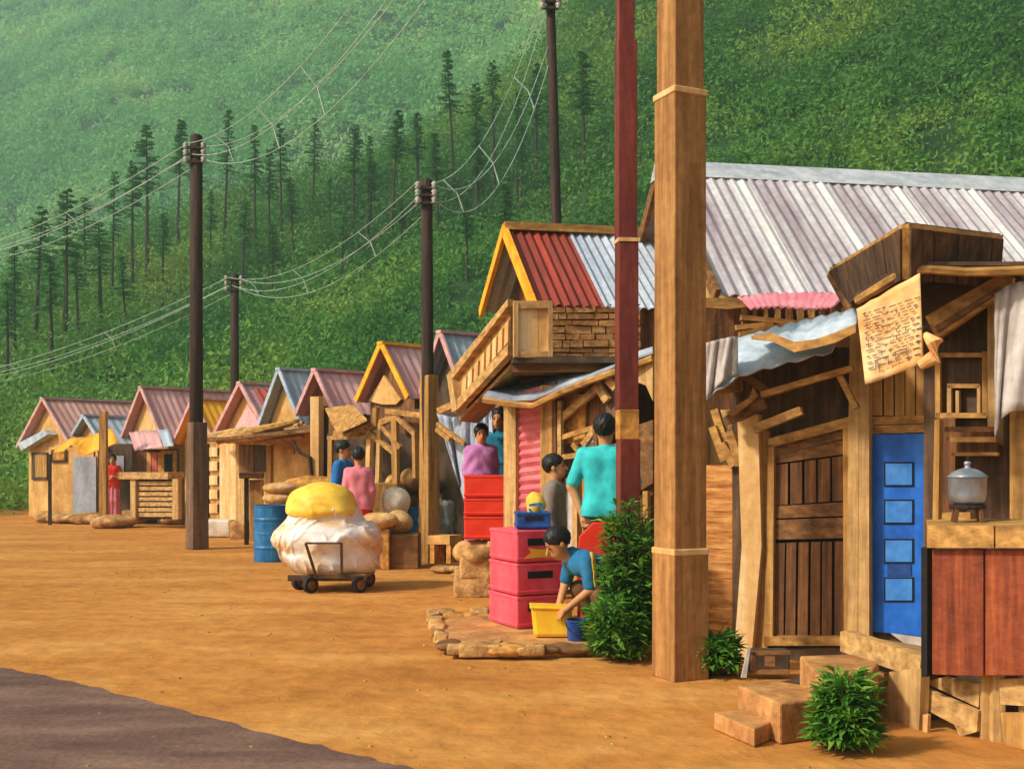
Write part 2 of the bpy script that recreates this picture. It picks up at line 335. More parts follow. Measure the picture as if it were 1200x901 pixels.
# ------------------------------------------------------------ people
def person(label, loc, rz=0, H=1.7, J=None, top='c_red', bottom='c_pink', skirt=False, hem=.82, sleeve='long', shawl=None,
           hair='short', stripe=None, bottom_hem=.1, h=.011, head_tilt=(0,0), shoes=True, sw=.18):
    base = dict(head=(0,-.01,1.585), neck=(0,.01,1.45), chest=(0,0,1.27), waist=(0,0,1.05), pelvis=(0,.01,.93),
        shl=(-.18,0,1.39), shr=(.18,0,1.39), ell=(-.235,.03,1.1), elr=(.235,.03,1.1), wrl=(-.23,-.06,.86), wrr=(.23,-.06,.86),
        hpl=(-.09,.01,.9), hpr=(.09,.01,.9), knl=(-.1,-.02,.5), knr=(.1,-.02,.5), anl=(-.105,.02,.09), anr=(.105,.02,.09))
    if sw != .18:
        for k_, s_ in (('shl',-1),('shr',1)): base[k_] = (s_*sw,0,1.375)
        base.update(ell=(-sw-.045,.03,1.1), elr=(sw+.045,.03,1.1), wrl=(-sw-.04,-.06,.86), wrr=(sw+.04,-.06,.86))
    if J: base.update(J)
    j = {k: np.array(v, float) for k, v in base.items()}
    sc = H/1.7
    pts = np.array(list(j.values())); lo = pts.min(0)-.2; hi = pts.max(0)+.2; lo[2] = max(lo[2], -.03)
    HK = 1.12; hd = j['head']+(0,0,.012); ax, ay = head_tilt   # head: pitch (about x), yaw (about z)
    def hl(p):
        X, Y, Z = p[0]-hd[0], p[1]-hd[1], p[2]-hd[2]
        c, s = math.cos(ay), math.sin(ay); X, Y = X*c+Y*s, -X*s+Y*c
        c, s = math.cos(ax), math.sin(ax); Y, Z = Y*c+Z*s, -Y*s+Z*c
        return X/HK, Y/HK, Z/HK
    def hw(q):
        x, y, z = [v*HK for v in q]; c, s = math.cos(ax), math.sin(ax); y, z = y*c-z*s, y*s+z*c
        c, s = math.cos(ay), math.sin(ay); x, y = x*c-y*s, x*s+y*c
        return np.array((x,y,z))+hd
    def headf(p):
        q = hl(p)
        d = ell(q, (0,.015,.03), (.076,.096,.088)); d = smin(d, ell(q, (0,-.022,-.045), (.056,.066,.072)), .03)
        d = smin(d, cap(q, (0,-.088,.01), (0,-.108,-.022), .009, .014), .012)
        for sx in (-1,1):
            d = smin(d, ell(q, (sx*.078,.012,-.005), (.012,.02,.03)), .008)
            d = -smin(-d, ell(q, (sx*.032,-.094,.012), (.017,.012,.011)), .008)
        d = smin(d, ell(q, (0,-.083,-.052), (.022,.012,.009)), .008)
        return d
    def torso(p, g=0.0):
        sh, sr = j['shl'], j['shr']; mid = (sh+sr)/2
        d = cap(p, sh*.8+sr*.2+(0,0,-.04), sr*.8+sh*.2+(0,0,-.04), .078+g)
        up = (mid+j['chest'])/2
        for sx in (.28, .72):
            a = sh*(1-sx)+sr*sx; off = a-mid
            d = smin(d, cap(p, a+(0,0,-.05), j['waist']+off*.75, .1+g, .098+g), .05)
            d = smin(d, cap(p, j['waist']+off*.75, j['pelvis']+off*.85, .098+g, .115+g), .05)
        return d
    def arm(p, s, g=0.0, upto=1.0, lowto=1.0):
        a, b, c = j['sh'+s], j['el'+s], j['wr'+s]
        d = cap(p, a, a+(b-a)*upto, .052+g, .04+g)
        if lowto > 0: d = smin(d, cap(p, b, b+(c-b)*lowto, .04+g, .027+g), .02)
        return d
    def hand(p, s):
        b, c = j['el'+s], j['wr'+s]; d0 = (c-b)/np.linalg.norm(c-b); side = np.cross(d0, (0,1,0)); 
        if np.linalg.norm(side) < .2: side = np.cross(d0, (1,0,0))
        side /= np.linalg.norm(side); nr = np.cross(side, d0)
        k = c+d0*.075; d = cap(p, c, k, .024, .03); d = smin(d, cap(p, k-side*.02, k+side*.02, .017), .015)
        for i, ln in enumerate((.062,.075,.07,.055)):
            o = side*(-.03+.02*i); m = k+o+d0*ln*.55+nr*.006; e = m+d0*ln*.4+nr*.03
            d = np.minimum(d, smin(cap(p, k+o, m, .0095), cap(p, m, e, .009, .0075), .004))
        sg = 1 if s == 'l' else -1
        d = smin(d, cap(p, c+d0*.02+side*sg*.022, c+d0*.07+side*sg*.052, .012, .009), .008)
        return d
    def leg(p, s, g=0.0):
        a, b, c = j['hp'+s], j['kn'+s], j['an'+s]
        return smin(cap(p, a, b, .088+g, .058+g), cap(p, b, c, .056+g, .036+g), .03)
    def body(X, Y, Z):
        p = (X,Y,Z); d = smin(headf(p), cap(p, j['neck']-(0,0,.08), hd-(0,0,.04)+np.array((0,.01,0)), .052, .05), .025)
        d = smin(d, torso(p), .03)
        for s in 'lr':
            d = smin(d, arm(p, s), .02); d = smin(d, hand(p, s), .01); d = smin(d, leg(p, s), .03)
            c = j['an'+s]; d = smin(d, cap(p, c+(0,.03,-.05), c+(0,-.14,-.062), .035, .028), .02)
        return d
    cr, sr_ = math.cos(rz), math.sin(rz); L = np.array(loc, float)
    def place(v):
        v = v*sc; x = v[:,0]*cr-v[:,1]*sr_; y = v[:,0]*sr_+v[:,1]*cr; return np.stack([x,y,v[:,2]], 1)+L
    t = thing('person', label, 'person', tuple(L))
    B = lambda nm, f, m, l=lo, u=hi, hh=h: sd_build(nm, lambda X,Y,Z: f(X,Y,Z), l, u, hh, m, t, place)
    B('body', body, 'skin')
    # hair
    def hairf(X,Y,Z):
        q = hl((X,Y,Z)); d = ell(q, (0,.022,.038), (.089,.107,.1))+.0035*np.sin(q[0]*150+q[2]*40)*np.sin(q[2]*60+q[1]*50)
        face = ell(q, (0,-.105,-.03), (.075,.075,.105)); d = np.maximum(d, -face)
        d = np.maximum(d, (.03-.62*(q[1]+.05))-q[2]) if hair == 'short' else d
        if hair == 'long':
            d = smin(d, cap(q, (0,.07,-.02), (0,.085,-.13), .06, .04), .03); d = np.maximum(d, -face)
        if hair == 'bun':
            d = smin(d, ell(q, (0,.12,.01), (.05,.045,.05)), .02)
        return d
    B('hair', hairf, 'hair', hd-.2, hd+.22, .009)
    for sx in (-1,1):
        e = MB(); c = hw((sx*.032,-.083,.013)); 
        def eye(X,Y,Z, sx=sx): return ell(hl((X,Y,Z)), (sx*.032,-.0815,.012), (.013,.009,.007))
        sd_build('eye', eye, c-.03, c+.03, .004, 'eye', t, place)
        def brow(X,Y,Z, sx=sx): return cap(hl((X,Y,Z)), (sx*.018,-.09,.032), (sx*.05,-.078,.034), .004)
        sd_build('eyebrow', brow, c-.04, c+.05, .004, 'hair', t, place)
    c = hw((0,-.09,-.052))
    sd_build('mouth', lambda X,Y,Z: ell(hl((X,Y,Z)), (0,-.092,-.05), (.021,.008,.006)), c-.04, c+.04, .004, 'lips', t, place)
    fold = lambda X,Y,Z: .0035*np.sin(X*22+Z*9)*np.sin(Z*13+Y*11)+.0022*np.abs(np.sin(X*17-Z*25+Y*14))
    def topf(X,Y,Z):
        p = (X,Y,Z); d = torso(p, .016)
        if hem < j['pelvis'][2]-.05: 
            d = smin(d, cap(p, j['pelvis']-(.06,0,0), j['pelvis']+np.array((-.08,0,hem-j['pelvis'][2])), .13, .135), .04)
            d = smin(d, cap(p, j['pelvis']+(.06,0,0), j['pelvis']+np.array((.08,0,hem-j['pelvis'][2])), .13, .135), .04)
            d = np.maximum(d, hem-Z)
        for s in 'lr':
            d = smin(d, arm(p, s, .02, 1.0 if sleeve == 'long' else .85, .92 if sleeve == 'long' else 0), .025)
        d = smin(d, cap(p, j['neck']-(0,0,.07), j['neck']-(0,0,.01), .075, .062), .02)
        return d+fold(X,Y,Z)
    B('shirt' if sleeve != 'long' else 'jacket', topf, top)
    if skirt:
        def sk(X,Y,Z):
            p = (X,Y,Z); pe = j['pelvis']; kk = (j['knl']+j['knr'])/2; an = (j['anl']+j['anr'])/2; d = None
            for sx in (-.05, .05):
                a = cap(p, pe+(sx,0,0), kk+(sx*1.4,0,0), .125, .13); b2 = cap(p, kk+(sx*1.4,0,0), an+(sx*1.8,0,0), .13, .15)
                a = smin(a, b2, .05); d = a if d is None else smin(d, a, .05)
            d = d+.008*np.sin(np.arctan2(Y,X)*9)
            return np.maximum(np.maximum(d, bottom_hem-Z), Z-(pe[2]+.1))
        B('skirt', sk, bottom)
    else:
        def tr(X,Y,Z):
            p = (X,Y,Z); d = smin(leg(p,'l',.02), leg(p,'r',.02), .02)
            d = smin(d, cap(p, j['pelvis']-(.05,0,0), j['pelvis']+(.05,0,0), .128), .05)
            return np.maximum(d+fold(X,Y,Z), bottom_hem-Z)
        B('trousers', tr, bottom)
    if shawl:
        def sh(X,Y,Z):
            p = (X,Y,Z); d = torso(p, .028)
            for s in 'lr': d = smin(d, arm(p, s, .03, .9, 0), .05)
            d = smin(d, cap(p, j['neck']-(0,0,.07), j['neck']-(0,-.01,.015), .098, .085), .03)
            return np.maximum(d+.006*np.sin(Z*30+np.abs(X)*26+Y*9+np.sin(X*15)*1.2), (j['waist'][2]+.02)-Z)
        B('shawl', sh, shawl)
    if stripe:
        def st(X,Y,Z):
            d = topf(X,Y,Z)-.006; a, b = j['shr'], j['elr']
            u = (b-a)/np.linalg.norm(b-a); 
            band = cap((X,Y,Z), a+np.array((.06,.04,.06)), b+np.array((.06,.045,.05)), .036)
            return np.maximum(d, band)
        B('sleeve_stripe', st, stripe)
    if shoes:
        for s in 'lr':
            c = j['an'+s]
            B('shoe', lambda X,Y,Z: np.maximum(smin(cap((X,Y,Z), c+(0,.03,-.05), c+(0,-.15,-.055), .045, .038), cap((X,Y,Z), c+(0,0,-.04), c+(0,0,-.01), .045), .02), -Z), 'c_brown', c-(.09,.24,.12), c+(.09,.12,.09))
    return t
# ------------------------------------------------------------ sun, sky, camera
cam = bpy.data.cameras.new('camera'); co = bpy.data.objects.new('camera', cam); C.objects.link(co)
co.location = (0,0,EYE); co.rotation_euler = (math.radians(90),0,0); cam.sensor_width = 36; cam.lens = FP/1200*36
cam.shift_y = (HZ-450.5)/1200; cam.clip_end = 3000; cam.clip_start = .05
bpy.context.scene.camera = co
SUNDIR = Vector((-.78,-.37,.70)).normalized()
sl = bpy.data.lights.new('sun', 'SUN'); sl.energy = 3.3; sl.angle = math.radians(5); sl.color = (1, .95, .87)
so = bpy.data.objects.new('sun', sl); C.objects.link(so); so.rotation_euler = SUNDIR.to_track_quat('Z','Y').to_euler(); so.location = (-30,-20,40)
w = bpy.data.worlds.new('World'); bpy.context.scene.world = w; w.use_nodes = True
nt = w.node_tree; sky = nt.nodes.new('ShaderNodeTexSky'); sky.sky_type = 'NISHITA'; sky.sun_disc = False
sky.sun_elevation = math.asin(SUNDIR.z); sky.sun_rotation = math.atan2(SUNDIR.x, SUNDIR.y)
sky.dust_density = 4; sky.air_density = 1.0; sky.ozone_density = .6
nt.links.new(sky.outputs[0], nt.nodes['Background'].inputs[0]); nt.nodes['Background'].inputs[1].default_value = .115
vs = bpy.context.scene.view_settings; vs.view_transform = 'Standard'; vs.look = 'None'; vs.exposure = 0.45; vs.gamma = 1
cy = bpy.context.scene.cycles; cy.max_bounces = 6; cy.diffuse_bounces = 3; cy.volume_bounces = 0
# ------------------------------------------------------------ ground and hills
def hash2(i, j): 
    v = np.sin(i*127.1+j*311.7)*43758.5453; return v-np.floor(v)
def vnoise(x, y):
    i = np.floor(x); j = np.floor(y); fx = x-i; fy = y-j; fx = fx*fx*(3-2*fx); fy = fy*fy*(3-2*fy)
    a = hash2(i,j); b = hash2(i+1,j); c = hash2(i,j+1); d = hash2(i+1,j+1)
    return (a*(1-fx)+b*fx)*(1-fy)+(c*(1-fx)+d*fx)*fy
def fbm(x, y, o=4):
    s = 0; a = .5
    for k in range(o): s = s+a*vnoise(x*2**k+k*17.3, y*2**k+k*9.1); a *= .5
    return s
def dist_d(x, y): return .33*(x+20)+.94*(y-31)
CX = [-160,-90,-58,-48,-38,-29,-14,0,10,20,46,100,300]; CZ = [9,14,20.5,26,30,32,35,42,53,62,70,78,84]
def terrain(x, y):
    d = dist_d(x, y); zc = np.interp(x, CX, CZ)
    t = np.clip((d-6)/86, 0, None)
    near = zc*np.where(t < 1, t**1.12, 1-(np.clip(t-1,0,1.0))**1.4*.75)+(fbm(x*.06,y*.06)-.45)*5*np.clip(t*4,0,1)
    far = (d-150)*.97+(fbm(x*.011+3,y*.011)-.45)*45*np.clip((d-150)/120,0,1)+(fbm(x*.03,y*.03)-.45)*12
    z = np.where(d > 150, np.maximum(near, far), near)
    return np.where(d < 6, 0.0, np.maximum(z, 0.0))
def build_ground():
    xs = np.concatenate([np.arange(-440,-120,14), np.arange(-120,130,2.5), np.arange(130,460,14)])
    ys = np.concatenate([np.arange(-40,20,10), np.arange(20,140,2.5), np.arange(140,530,9)])
    X, Y = np.meshgrid(xs, ys, indexing='ij'); Z = terrain(X, Y)
    nx, ny = X.shape; v = np.stack([X,Y,Z],-1).reshape(-1,3)
    i, j = np.meshgrid(np.arange(nx-1), np.arange(ny-1), indexing='ij'); q = i*ny+j
    f = np.stack([q, q+ny, q+ny+1, q+1], -1).reshape(-1,4)
    me = bpy.data.meshes.new('ground'); me.from_pydata(v.tolist(), [], f.tolist())
    me.materials.append(M['dirt']); me.materials.append(M['floor_green'])
    cx = v[f].mean(1); d = dist_d(cx[:,0], cx[:,1])
    me.polygons.foreach_set('material_index', (d > 5.0).astype(np.int32)); me.polygons.foreach_set('use_smooth', np.ones(len(f), bool))
    o = bpy.data.objects.new('ground', me); C.objects.link(o); tag(o, kind='structure', label='ochre dirt street rising to green hills')
build_ground()
rb = MB(); edge = [(-46,42),(-24,24.5),(-10,13.2)]
px_e = [(-60,770),(0,782),(60,794),(120,808),(200,829),(300,856),(400,881),(480,901),(580,930)]
for k in range(100):
    q = k/99*(len(px_e)-1); i = min(int(q), len(px_e)-2); f_ = q-i; g_ = G(px_e[i][0]*(1-f_)+px_e[i+1][0]*f_, px_e[i][1]*(1-f_)+px_e[i+1][1]*f_)
    edge.append((g_.x+random.uniform(-.012,.012), g_.y+random.uniform(-.012,.012)+.015*math.sin(k*.9)))
edge += [(4,1.5),(10,-4),(30,-20)]
rb.v = [Vector((x,y,.006)) for x, y in edge]+[Vector((30,-38,.006)), Vector((-46,-38,.006))]
rb.f = [tuple(range(len(rb.v)))][:]; rb.f = [tuple(reversed(rb.f[0]))]
tag(rb.build('road', 'road'), 'grey brown road surface along the dirt verge', kind='structure')
# leaf clouds: many small leaf faces around clump centres
def leaf_mesh(name, cent, rad, nleaf, size, m, flat=.8, kind=None, label=None):
    n = len(cent); tot = n*nleaf
    c = np.repeat(cent, nleaf, 0); r = np.repeat(rad, nleaf)[:,None]; s = np.repeat(size, nleaf)[:,None]*RNG.uniform(.6,1.3,(tot,1))
    d = RNG.normal(size=(tot,3)); d /= np.linalg.norm(d,axis=1)[:,None]; d[:,2] = np.abs(d[:,2])*1.2-.35
    rr = RNG.uniform(.55,1.08,(tot,1)); p = c+d*r*rr*np.array([1,1,flat])
    nrm = d+RNG.normal(size=(tot,3))*.55; nrm /= np.linalg.norm(nrm,axis=1)[:,None]
    a = np.cross(nrm, RNG.normal(size=(tot,3))); a /= np.linalg.norm(a,axis=1)[:,None]; b = np.cross(nrm, a)
    q = np.stack([p-a*s, p-b*s*.45, p+a*s, p+b*s*.45], 1).reshape(-1,3)
    me = bpy.data.meshes.new(name); me.vertices.add(tot*4); me.vertices.foreach_set('co', q.astype(np.float32).ravel())
    me.loops.add(tot*4); me.loops.foreach_set('vertex_index', np.arange(tot*4, dtype=np.int32))
    me.polygons.add(tot); me.polygons.foreach_set('loop_start', np.arange(0,tot*4,4,dtype=np.int32)); me.update(calc_edges=True)
    me.materials.append(M[m]); o = bpy.data.objects.new(name, me); C.objects.link(o)
    if kind: tag(o, label, kind=kind)
    return o
def scatter(n, ylo, yhi, umin, umax, power=1.0):
    y = ylo+(yhi-ylo)*RNG.uniform(0,1,n)**power; u = RNG.uniform(umin, umax, n); return u*y, y
x, y = scatter(19000, 22, 150, -.62, .62, .75); d = dist_d(x, y)
k = ((d > 7.5) | ((x < -14.2) & (d > -1.0))) & (d < 108) & (fbm(x*.35,y*.35) > .33); x, y = x[k], y[k]
z = terrain(x, y); rad = (.45+1.9*RNG.uniform(0,1,len(x))**2.2)*np.clip(.6+y/90,.7,1.7)
rad = np.where(d[k] < 12, np.minimum(rad, .9), rad)
leaf_mesh('undergrowth', np.stack([x,y,z+rad*.35],1), rad, 74, .08+y*.0013, 'forest', 1.0, 'stuff', 'dense green undergrowth covering the near hillside')
x, y = scatter(17000, 165, 500, -.6, .6, .8); d = dist_d(x, y); k = d > 145; x, y = x[k], y[k]
z = terrain(x, y); rad = 2+4.5*RNG.uniform(0,1,len(x))**1.6
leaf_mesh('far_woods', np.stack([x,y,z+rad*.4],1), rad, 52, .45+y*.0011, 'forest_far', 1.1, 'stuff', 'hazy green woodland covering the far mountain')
# haze box
hb = MB(); hb.box((0,245,162), (950,600,330)); hz = hb.build('haze', 'dirt'); hz.data.materials.clear()
hm = bpy.data.materials.new('haze_air'); hm.use_nodes = True; hn = hm.node_tree; hn.nodes.remove(hn.nodes['Principled BSDF'])
pv = hn.nodes.new('ShaderNodeVolumePrincipled'); pv.inputs['Density'].default_value = .0017; pv.inputs['Color'].default_value = (.60,.98,.73,1); pv.inputs['Anisotropy'].default_value = .2
hn.links.new(pv.outputs[0], hn.nodes['Material Output'].inputs['Volume']); hz.data.materials.append(hm)
tag(hz, 'pale green haze over the far mountain', kind='stuff')
# pines
def pine_variant(h, seed):
    r = random.Random(seed); t = thing('pine_tree', 'x', 'tree')
    tb = MB(); lean = (r.uniform(-.25,.25), r.uniform(-.2,.2)); path = []; rs = []
    for k in range(7):
        q = k/6; path.append((lean[0]*q*q, lean[1]*q*q, h*q)); rs.append(.2*(1-q*.8))
    tb.tube(path, rs, 7)
    for k in range(14):
        q = r.uniform(.25,.7); a = r.uniform(0,6.28); L = r.uniform(.3,.9); p = Vector((lean[0]*q*q,lean[1]*q*q,h*q))
        tb.tube([p, p+Vector((math.cos(a)*L, math.sin(a)*L, -.12*L))], [.03,.01], 4)
    tb.build('trunk', 'bark', t)
    cb = MB(); z0 = h*r.uniform(.55,.68); n = int(h*1.5)
    for k in range(n):
        q = k/(n-1); z = z0+(h*1.01-z0)*q; R = (.25+1.35*(1-q)**.8*(.55+.45*min(1,q*4)))*r.uniform(.6,1.2)
        for b in range(r.randint(4,6)):
            a = r.uniform(0,6.283); L = R*r.uniform(.55,1.1); dr = Vector((math.cos(a), math.sin(a), -.18+.35*q)); sd = Vector((-math.sin(a), math.cos(a), 0))
            bp = Vector((lean[0]*(z/h)**2, lean[1]*(z/h)**2, z+r.uniform(-.15,.15)))
            m = max(5, int(L*9))
            for i in range(m):
                u = (i+.6)/m; c = bp+dr*L*u; wd = .34*(1-u*.6)*r.uniform(.6,1.3)
                for s in (-1,1):
                    tip = c+sd*s*wd+dr*.16+Vector((0,0,r.uniform(-.16,.04)))
                    k0 = len(cb.v); cb.v += [c-dr*.07, tip, c+dr*.11+Vector((0,0,.05))]; cb.f.append((k0,k0+1,k0+2))
    cb.build('crown', 'pine', t); return t
HS = (12,14,11,13,12.5,10)
PV = [pine_variant(h, sd) for h, sd in zip(HS, (1,2,3,5,8,13))]
PINES = [(17,290,405),(40,245,385),(75,222,395),(100,232,325),(131,200,345),(172,148,305),(207,140,290),(262,132,282),(300,148,290),
 (330,148,270),(344,208,285),(366,140,245),(386,208,250),(413,148,250),(458,128,262),(490,132,240),(533,62,215),(580,72,205),(590,215,300),
 (629,74,200),(92,290,372),(246,225,300),(318,262,350),(150,300,398),(514,158,262),(118,262,372),(190,250,335),(225,262,345),(283,235,322),(432,190,268),(470,232,300),(560,150,250),(610,150,232),(8,330,440),(60,300,420),(400,250,318),(548,232,300),(155,190,320),(232,165,282),(316,176,290),(430,160,270),(560,100,225),(606,110,215),(648,90,205),(684,60,190)]
def hit(px, py):
    Y = np.linspace(24, 140, 1200); g_ = terrain((px-600)/FP*Y, Y); r_ = EYE+(HZ-py)/FP*Y; k = np.argmax(r_ <= g_)
    return float(Y[k]) if k > 0 else 120.0
used = [False]*len(PV); rp = random.Random(5)
for i, (px, yt, yb) in enumerate(PINES):
    k = (i*5+i//4) % len(PV); Y = min(hit(px, yb+30), 122); X = (px-600)/FP*Y; z = float(terrain(np.array([X]), np.array([Y]))[0])
    hh = min(max(EYE+(HZ-yt)/FP*Y-z, 4), 22)
    o = PV[k] if not used[k] else copy_tree(PV[k]); used[k] = True
    q = hh/HS[k]; wd = (.5*q+.36)*rp.uniform(.8,1.25); o.location = (X,Y,z-.15); o.scale = (wd,wd,q); o.rotation_euler = (rp.uniform(-.035,.035),rp.uniform(-.04,.04),rp.uniform(0,6))
    o['label'] = 'tall pine with a bare trunk on the hillside behind the huts'; o['group'] = 'tall pines on the hillside'
# ------------------------------------------------------------ gabled huts
def hut(name, label, xl, xa, ya, ye, xend, Y, th, roof, trim, wall, zb=0.0, waves=14, extraL=0, bw=.09, gable=None, group='small gabled huts in the row', patch=None, wmin=None, cutfront=None):
    th = math.radians(th); ct, st = math.cos(th), math.sin(th); ul = (xl-600)/FP; ua = (xa-600)/FP; ue = (xend-600)/FP
    w = (ua-ul)*Y/(st+ul*ct)
    if wmin: w = max(w, wmin)
    L = Y*(ue-ua)/(ct-ue*st)+extraL
    A = Vector((ua*Y, Y, 0)); g = Vector((-st, ct, 0)); rd = Vector((ct, st, 0))
    zr = EYE+(HZ-ya)/FP*Y; Yl = Y+ct*w; ze = EYE+(HZ-ye)/FP*Yl; Zv = Vector((0,0,1))
    t = thing(name, label, 'hut', (A.x, A.y, 0), group)
    ov = .22                                   # roof overhang at the gable, back of which the wall stands
    mb = MB(); iw = w*.86; zi = ze+(zr-ze)*(1-.86)-.03
    wl = A+rd*ov; pent = [wl+g*iw+Zv*zb, wl-g*iw+Zv*zb, wl-g*iw+Zv*zi, wl+Zv*(zr-.05), wl+g*iw+Zv*zi]
    mb.ext(pent, rd*(L-ov*2)); mb.build('wall', wall, t)
    if gable:
        mb = MB(); gp = [wl-rd*.03-g*iw*.62+Zv*(zi+.02), wl-rd*.03+Zv*(zr-.4*(zr-ze)), wl-rd*.03+g*iw*.62+Zv*(zi+.02)]
        mb.ext(gp, rd*.02); mb.build('gable_board', gable, t)
    for s in (1, -1):
        a = A+Zv*zr; d = A+g*w*s+Zv*ze; mb = MB()
        mb.corr(a, a+rd*L, d+rd*L, d, max(5, int(L*waves/2.5)), .009, 3, wob=.008)
        mb.build('roof', roof, t, solid=.012)
        mb = MB(); nrm = (rd.cross(d-a)).normalized(); nrm = nrm if nrm.z > 0 else -nrm
        mb.beam(a-rd*.01+nrm*.02, d-rd*.01+nrm*.02, .035, bw, up=nrm); mb.build('bargeboard', trim, t)
    mb = MB(); mb.beam(A+Zv*(zr+.03)-rd*.04, A+rd*L+Zv*(zr+.03), .16, .05); mb.build('ridge_cap', trim, t)
    gp = Plane(wl, rd); sp = Plane(wl-g*iw, Vector((st,-ct,0)))
    return dict(t=t, A=A, g=g, rd=rd, w=w, zr=zr, ze=ze, gp=gp, sp=sp, L=L, iw=iw, wl=wl, ct=ct, st=st)
H1 = hut('gabled_hut', 'faded brown-pink roofed hut with tan walls at the far end of the row', 20, 50, 468, 525, 162, 29, 45, 'pinkroof_b', 'trim_pink', 'tan', extraL=1.2)
t = H1['t']; gp = H1['gp']
mb = MB(); rect(mb, gp, 39, 530, 57, 562, .05); f = mb.build('window', 'dark', t); mb = MB(); rect(mb, gp, 42, 533, 55, 559, .02, .05); mb.build('pane', 'ochre_v', f)
mb = MB(); plate(mb, gp, [(31,520),(63,504),(67,509),(36,528)], .25, .02); mb.build('window_awning', 'tin', t)
H1b = hut('gabled_hut', 'small blue-grey roofed hut with a grey door behind the yellow awning', 76, 98, 488, 525, 158, 27.8, 45, 'greyroof', 'trim_grey', 'tan', extraL=.4)
t = H1b['t']; fp = VP(60, 27.7, 150, 27.0)
mb = MB(); rect(mb, fp, 60, 524, 112, 604, .08); mb.build('front_wall', 'tan', t)
mb = MB(); rect(mb, fp, 87, 535, 114, 604, .05, .08); f = mb.build('door', 'door_grey', t)
mb = MB(); rect(mb, fp, 61, 527, 79, 542, .04, .08); f = mb.build('window', 'dark', t); mb = MB(); rect(mb, fp, 63, 529, 76, 539, .02, .12); mb.build('pane', 'ochre', f)
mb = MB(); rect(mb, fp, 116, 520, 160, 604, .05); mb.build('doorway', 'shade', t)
mb = MB(); rect(mb, fp, 137, 534, 146, 556, .03, .05); mb.build('hatch', 'door_grey', t)
H2 = hut('gabled_hut', 'wide pink roofed hut behind a slatted shop counter', 140, 165, 455, 520, 272, 27.0, 44, 'pinkroof', 'trim_pink', 'tan', gable='cream', extraL=.5)
t = H2['t']; fp = VP(155, 26.6, 215, 26.1)
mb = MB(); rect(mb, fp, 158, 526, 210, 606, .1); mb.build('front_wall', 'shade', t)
for i, (a, b, m) in enumerate(((162,172,'brown_v'),(173,178,'cream'),(179,185,'coral'),(186,190,'ochre'))):
    mb = MB(); rect(mb, fp, a, 530, b, 555, .04, .1+i*.003); mb.build('shutter_board', m, t)
mb = MB(); rect(mb, fp, 190, 528, 208, 556, .05, .1); f = mb.build('window', 'ochre', t); mb = MB(); rect(mb, fp, 193, 532, 202, 554, .02, .15); mb.build('pane', 'black', f)
H2b = hut('gabled_hut', 'hut with a bright yellow roof sheet beside the dark utility pole', 203, 226, 468, 520, 272, 25.0, 42, 'yellowroof', 'trim_pink', 'tan', extraL=.3)
fp = VP(240, 23.6, 300, 22.6); t = H2b['t']
mb = MB(); rect(mb, fp, 240, 516, 282, 612, .12); mb.build('front_wall', 'ochre_v', t)
mb = MB(); rect(mb, fp, 260, 513, 283, 614, .06, .12); mb.build('door_panel', 'cream', t)
for i in range(5):
    y = 524+i*16.5; mb = MB(); rect(mb, fp, 247, y, 257, y+11, .04, .12); f = mb.build('vent_block', 'cream', t); mb = MB(); rect(mb, fp, 255.5, y+1, 257.5, y+10, .02, .16); mb.build('vent_slot', 'black', f)
mb = MB(); rect(mb, fp, 240.5, 520, 245.5, 606, .03, .12); mb.build('door_gap', 'black', t)
H3 = hut('gabled_hut', 'pink roofed hut with a coral red roof patch and pale pink gable', 250, 281, 450, 512, 326, 23.2, 44, 'pinkroof', 'trim_pink', 'tan', gable='pinkwall', extraL=.6)
t = H3['t']; A, rd, g = H3['A'], H3['rd'], H3['g']; Zv = Vector((0,0,1))
a = A+Zv*H3['zr']; d = A-g*H3['w']+Zv*H3['ze']; n = (d-a).cross(rd).normalized(); n = n if n.z > 0 else -n
mb = MB(); q = lambda s, v: a+rd*s+(d-a)*v+n*.035
mb.corr(q(.25,.1), q(H3['L']*.9,.1), q(H3['L']*.9,.42), q(.25,.42), 6, .012, 2); mb.build('roof_patch', 'coral', t, solid=.01)
fp = VP(282, 22.4, 368, 20.8)
mb = MB(); rect(mb, fp, 281, 512, 322, 612, .1); mb.build('front_wall', 'tan_v', t)
mb = MB(); rect(mb, fp, 282, 515, 299, 556, .05, .1); mb.build('shutter', 'brown_v', t)
mb = MB(); rect(mb, fp, 300, 515, 315, 553, .03, .1); mb.build('window', 'shade', t)
mb = MB(); rect(mb, fp, 315, 513, 320, 605, .06, .1); mb.build('door_post', 'ochre_v', t)
H4 = hut('gabled_hut', 'blue-grey roofed hut with a tan gable wall in the middle of the row', 304, 327, 434, 498, 370, 22, 44, 'greyroof', 'trim_grey', 'tan', extraL=.5)
t = H4['t']; mb = MB(); rect(mb, fp, 321, 505, 367, 590, .08, .02); mb.build('front_wall', 'tan', t)
mb = MB(); rect(mb, fp, 333, 517, 346, 532, .03, .1); mb.build('brick_vent', 'brick', t)
H5 = hut('gabled_hut', 'pink roofed hut behind the tilted ochre board and pale post', 347, 369, 435, 487, 434, 20.3, 42, 'pinkroof', 'trim_pink', 'brown_v', extraL=.1)
H6 = hut('gabled_hut', 'pink roofed hut with yellow bargeboards on its gable', 418, 447, 404, 471, 506, 18.8, 42, 'pinkroof', 'yellow', 'brown_v', extraL=.4, bw=.1)
t = H6['t']; mb = MB(); plate(mb, H6['gp'], [(434,470),(452,440),(472,468),(466,474),(450,474)], .04, .02); mb.build('gable_board', 'tan', t)
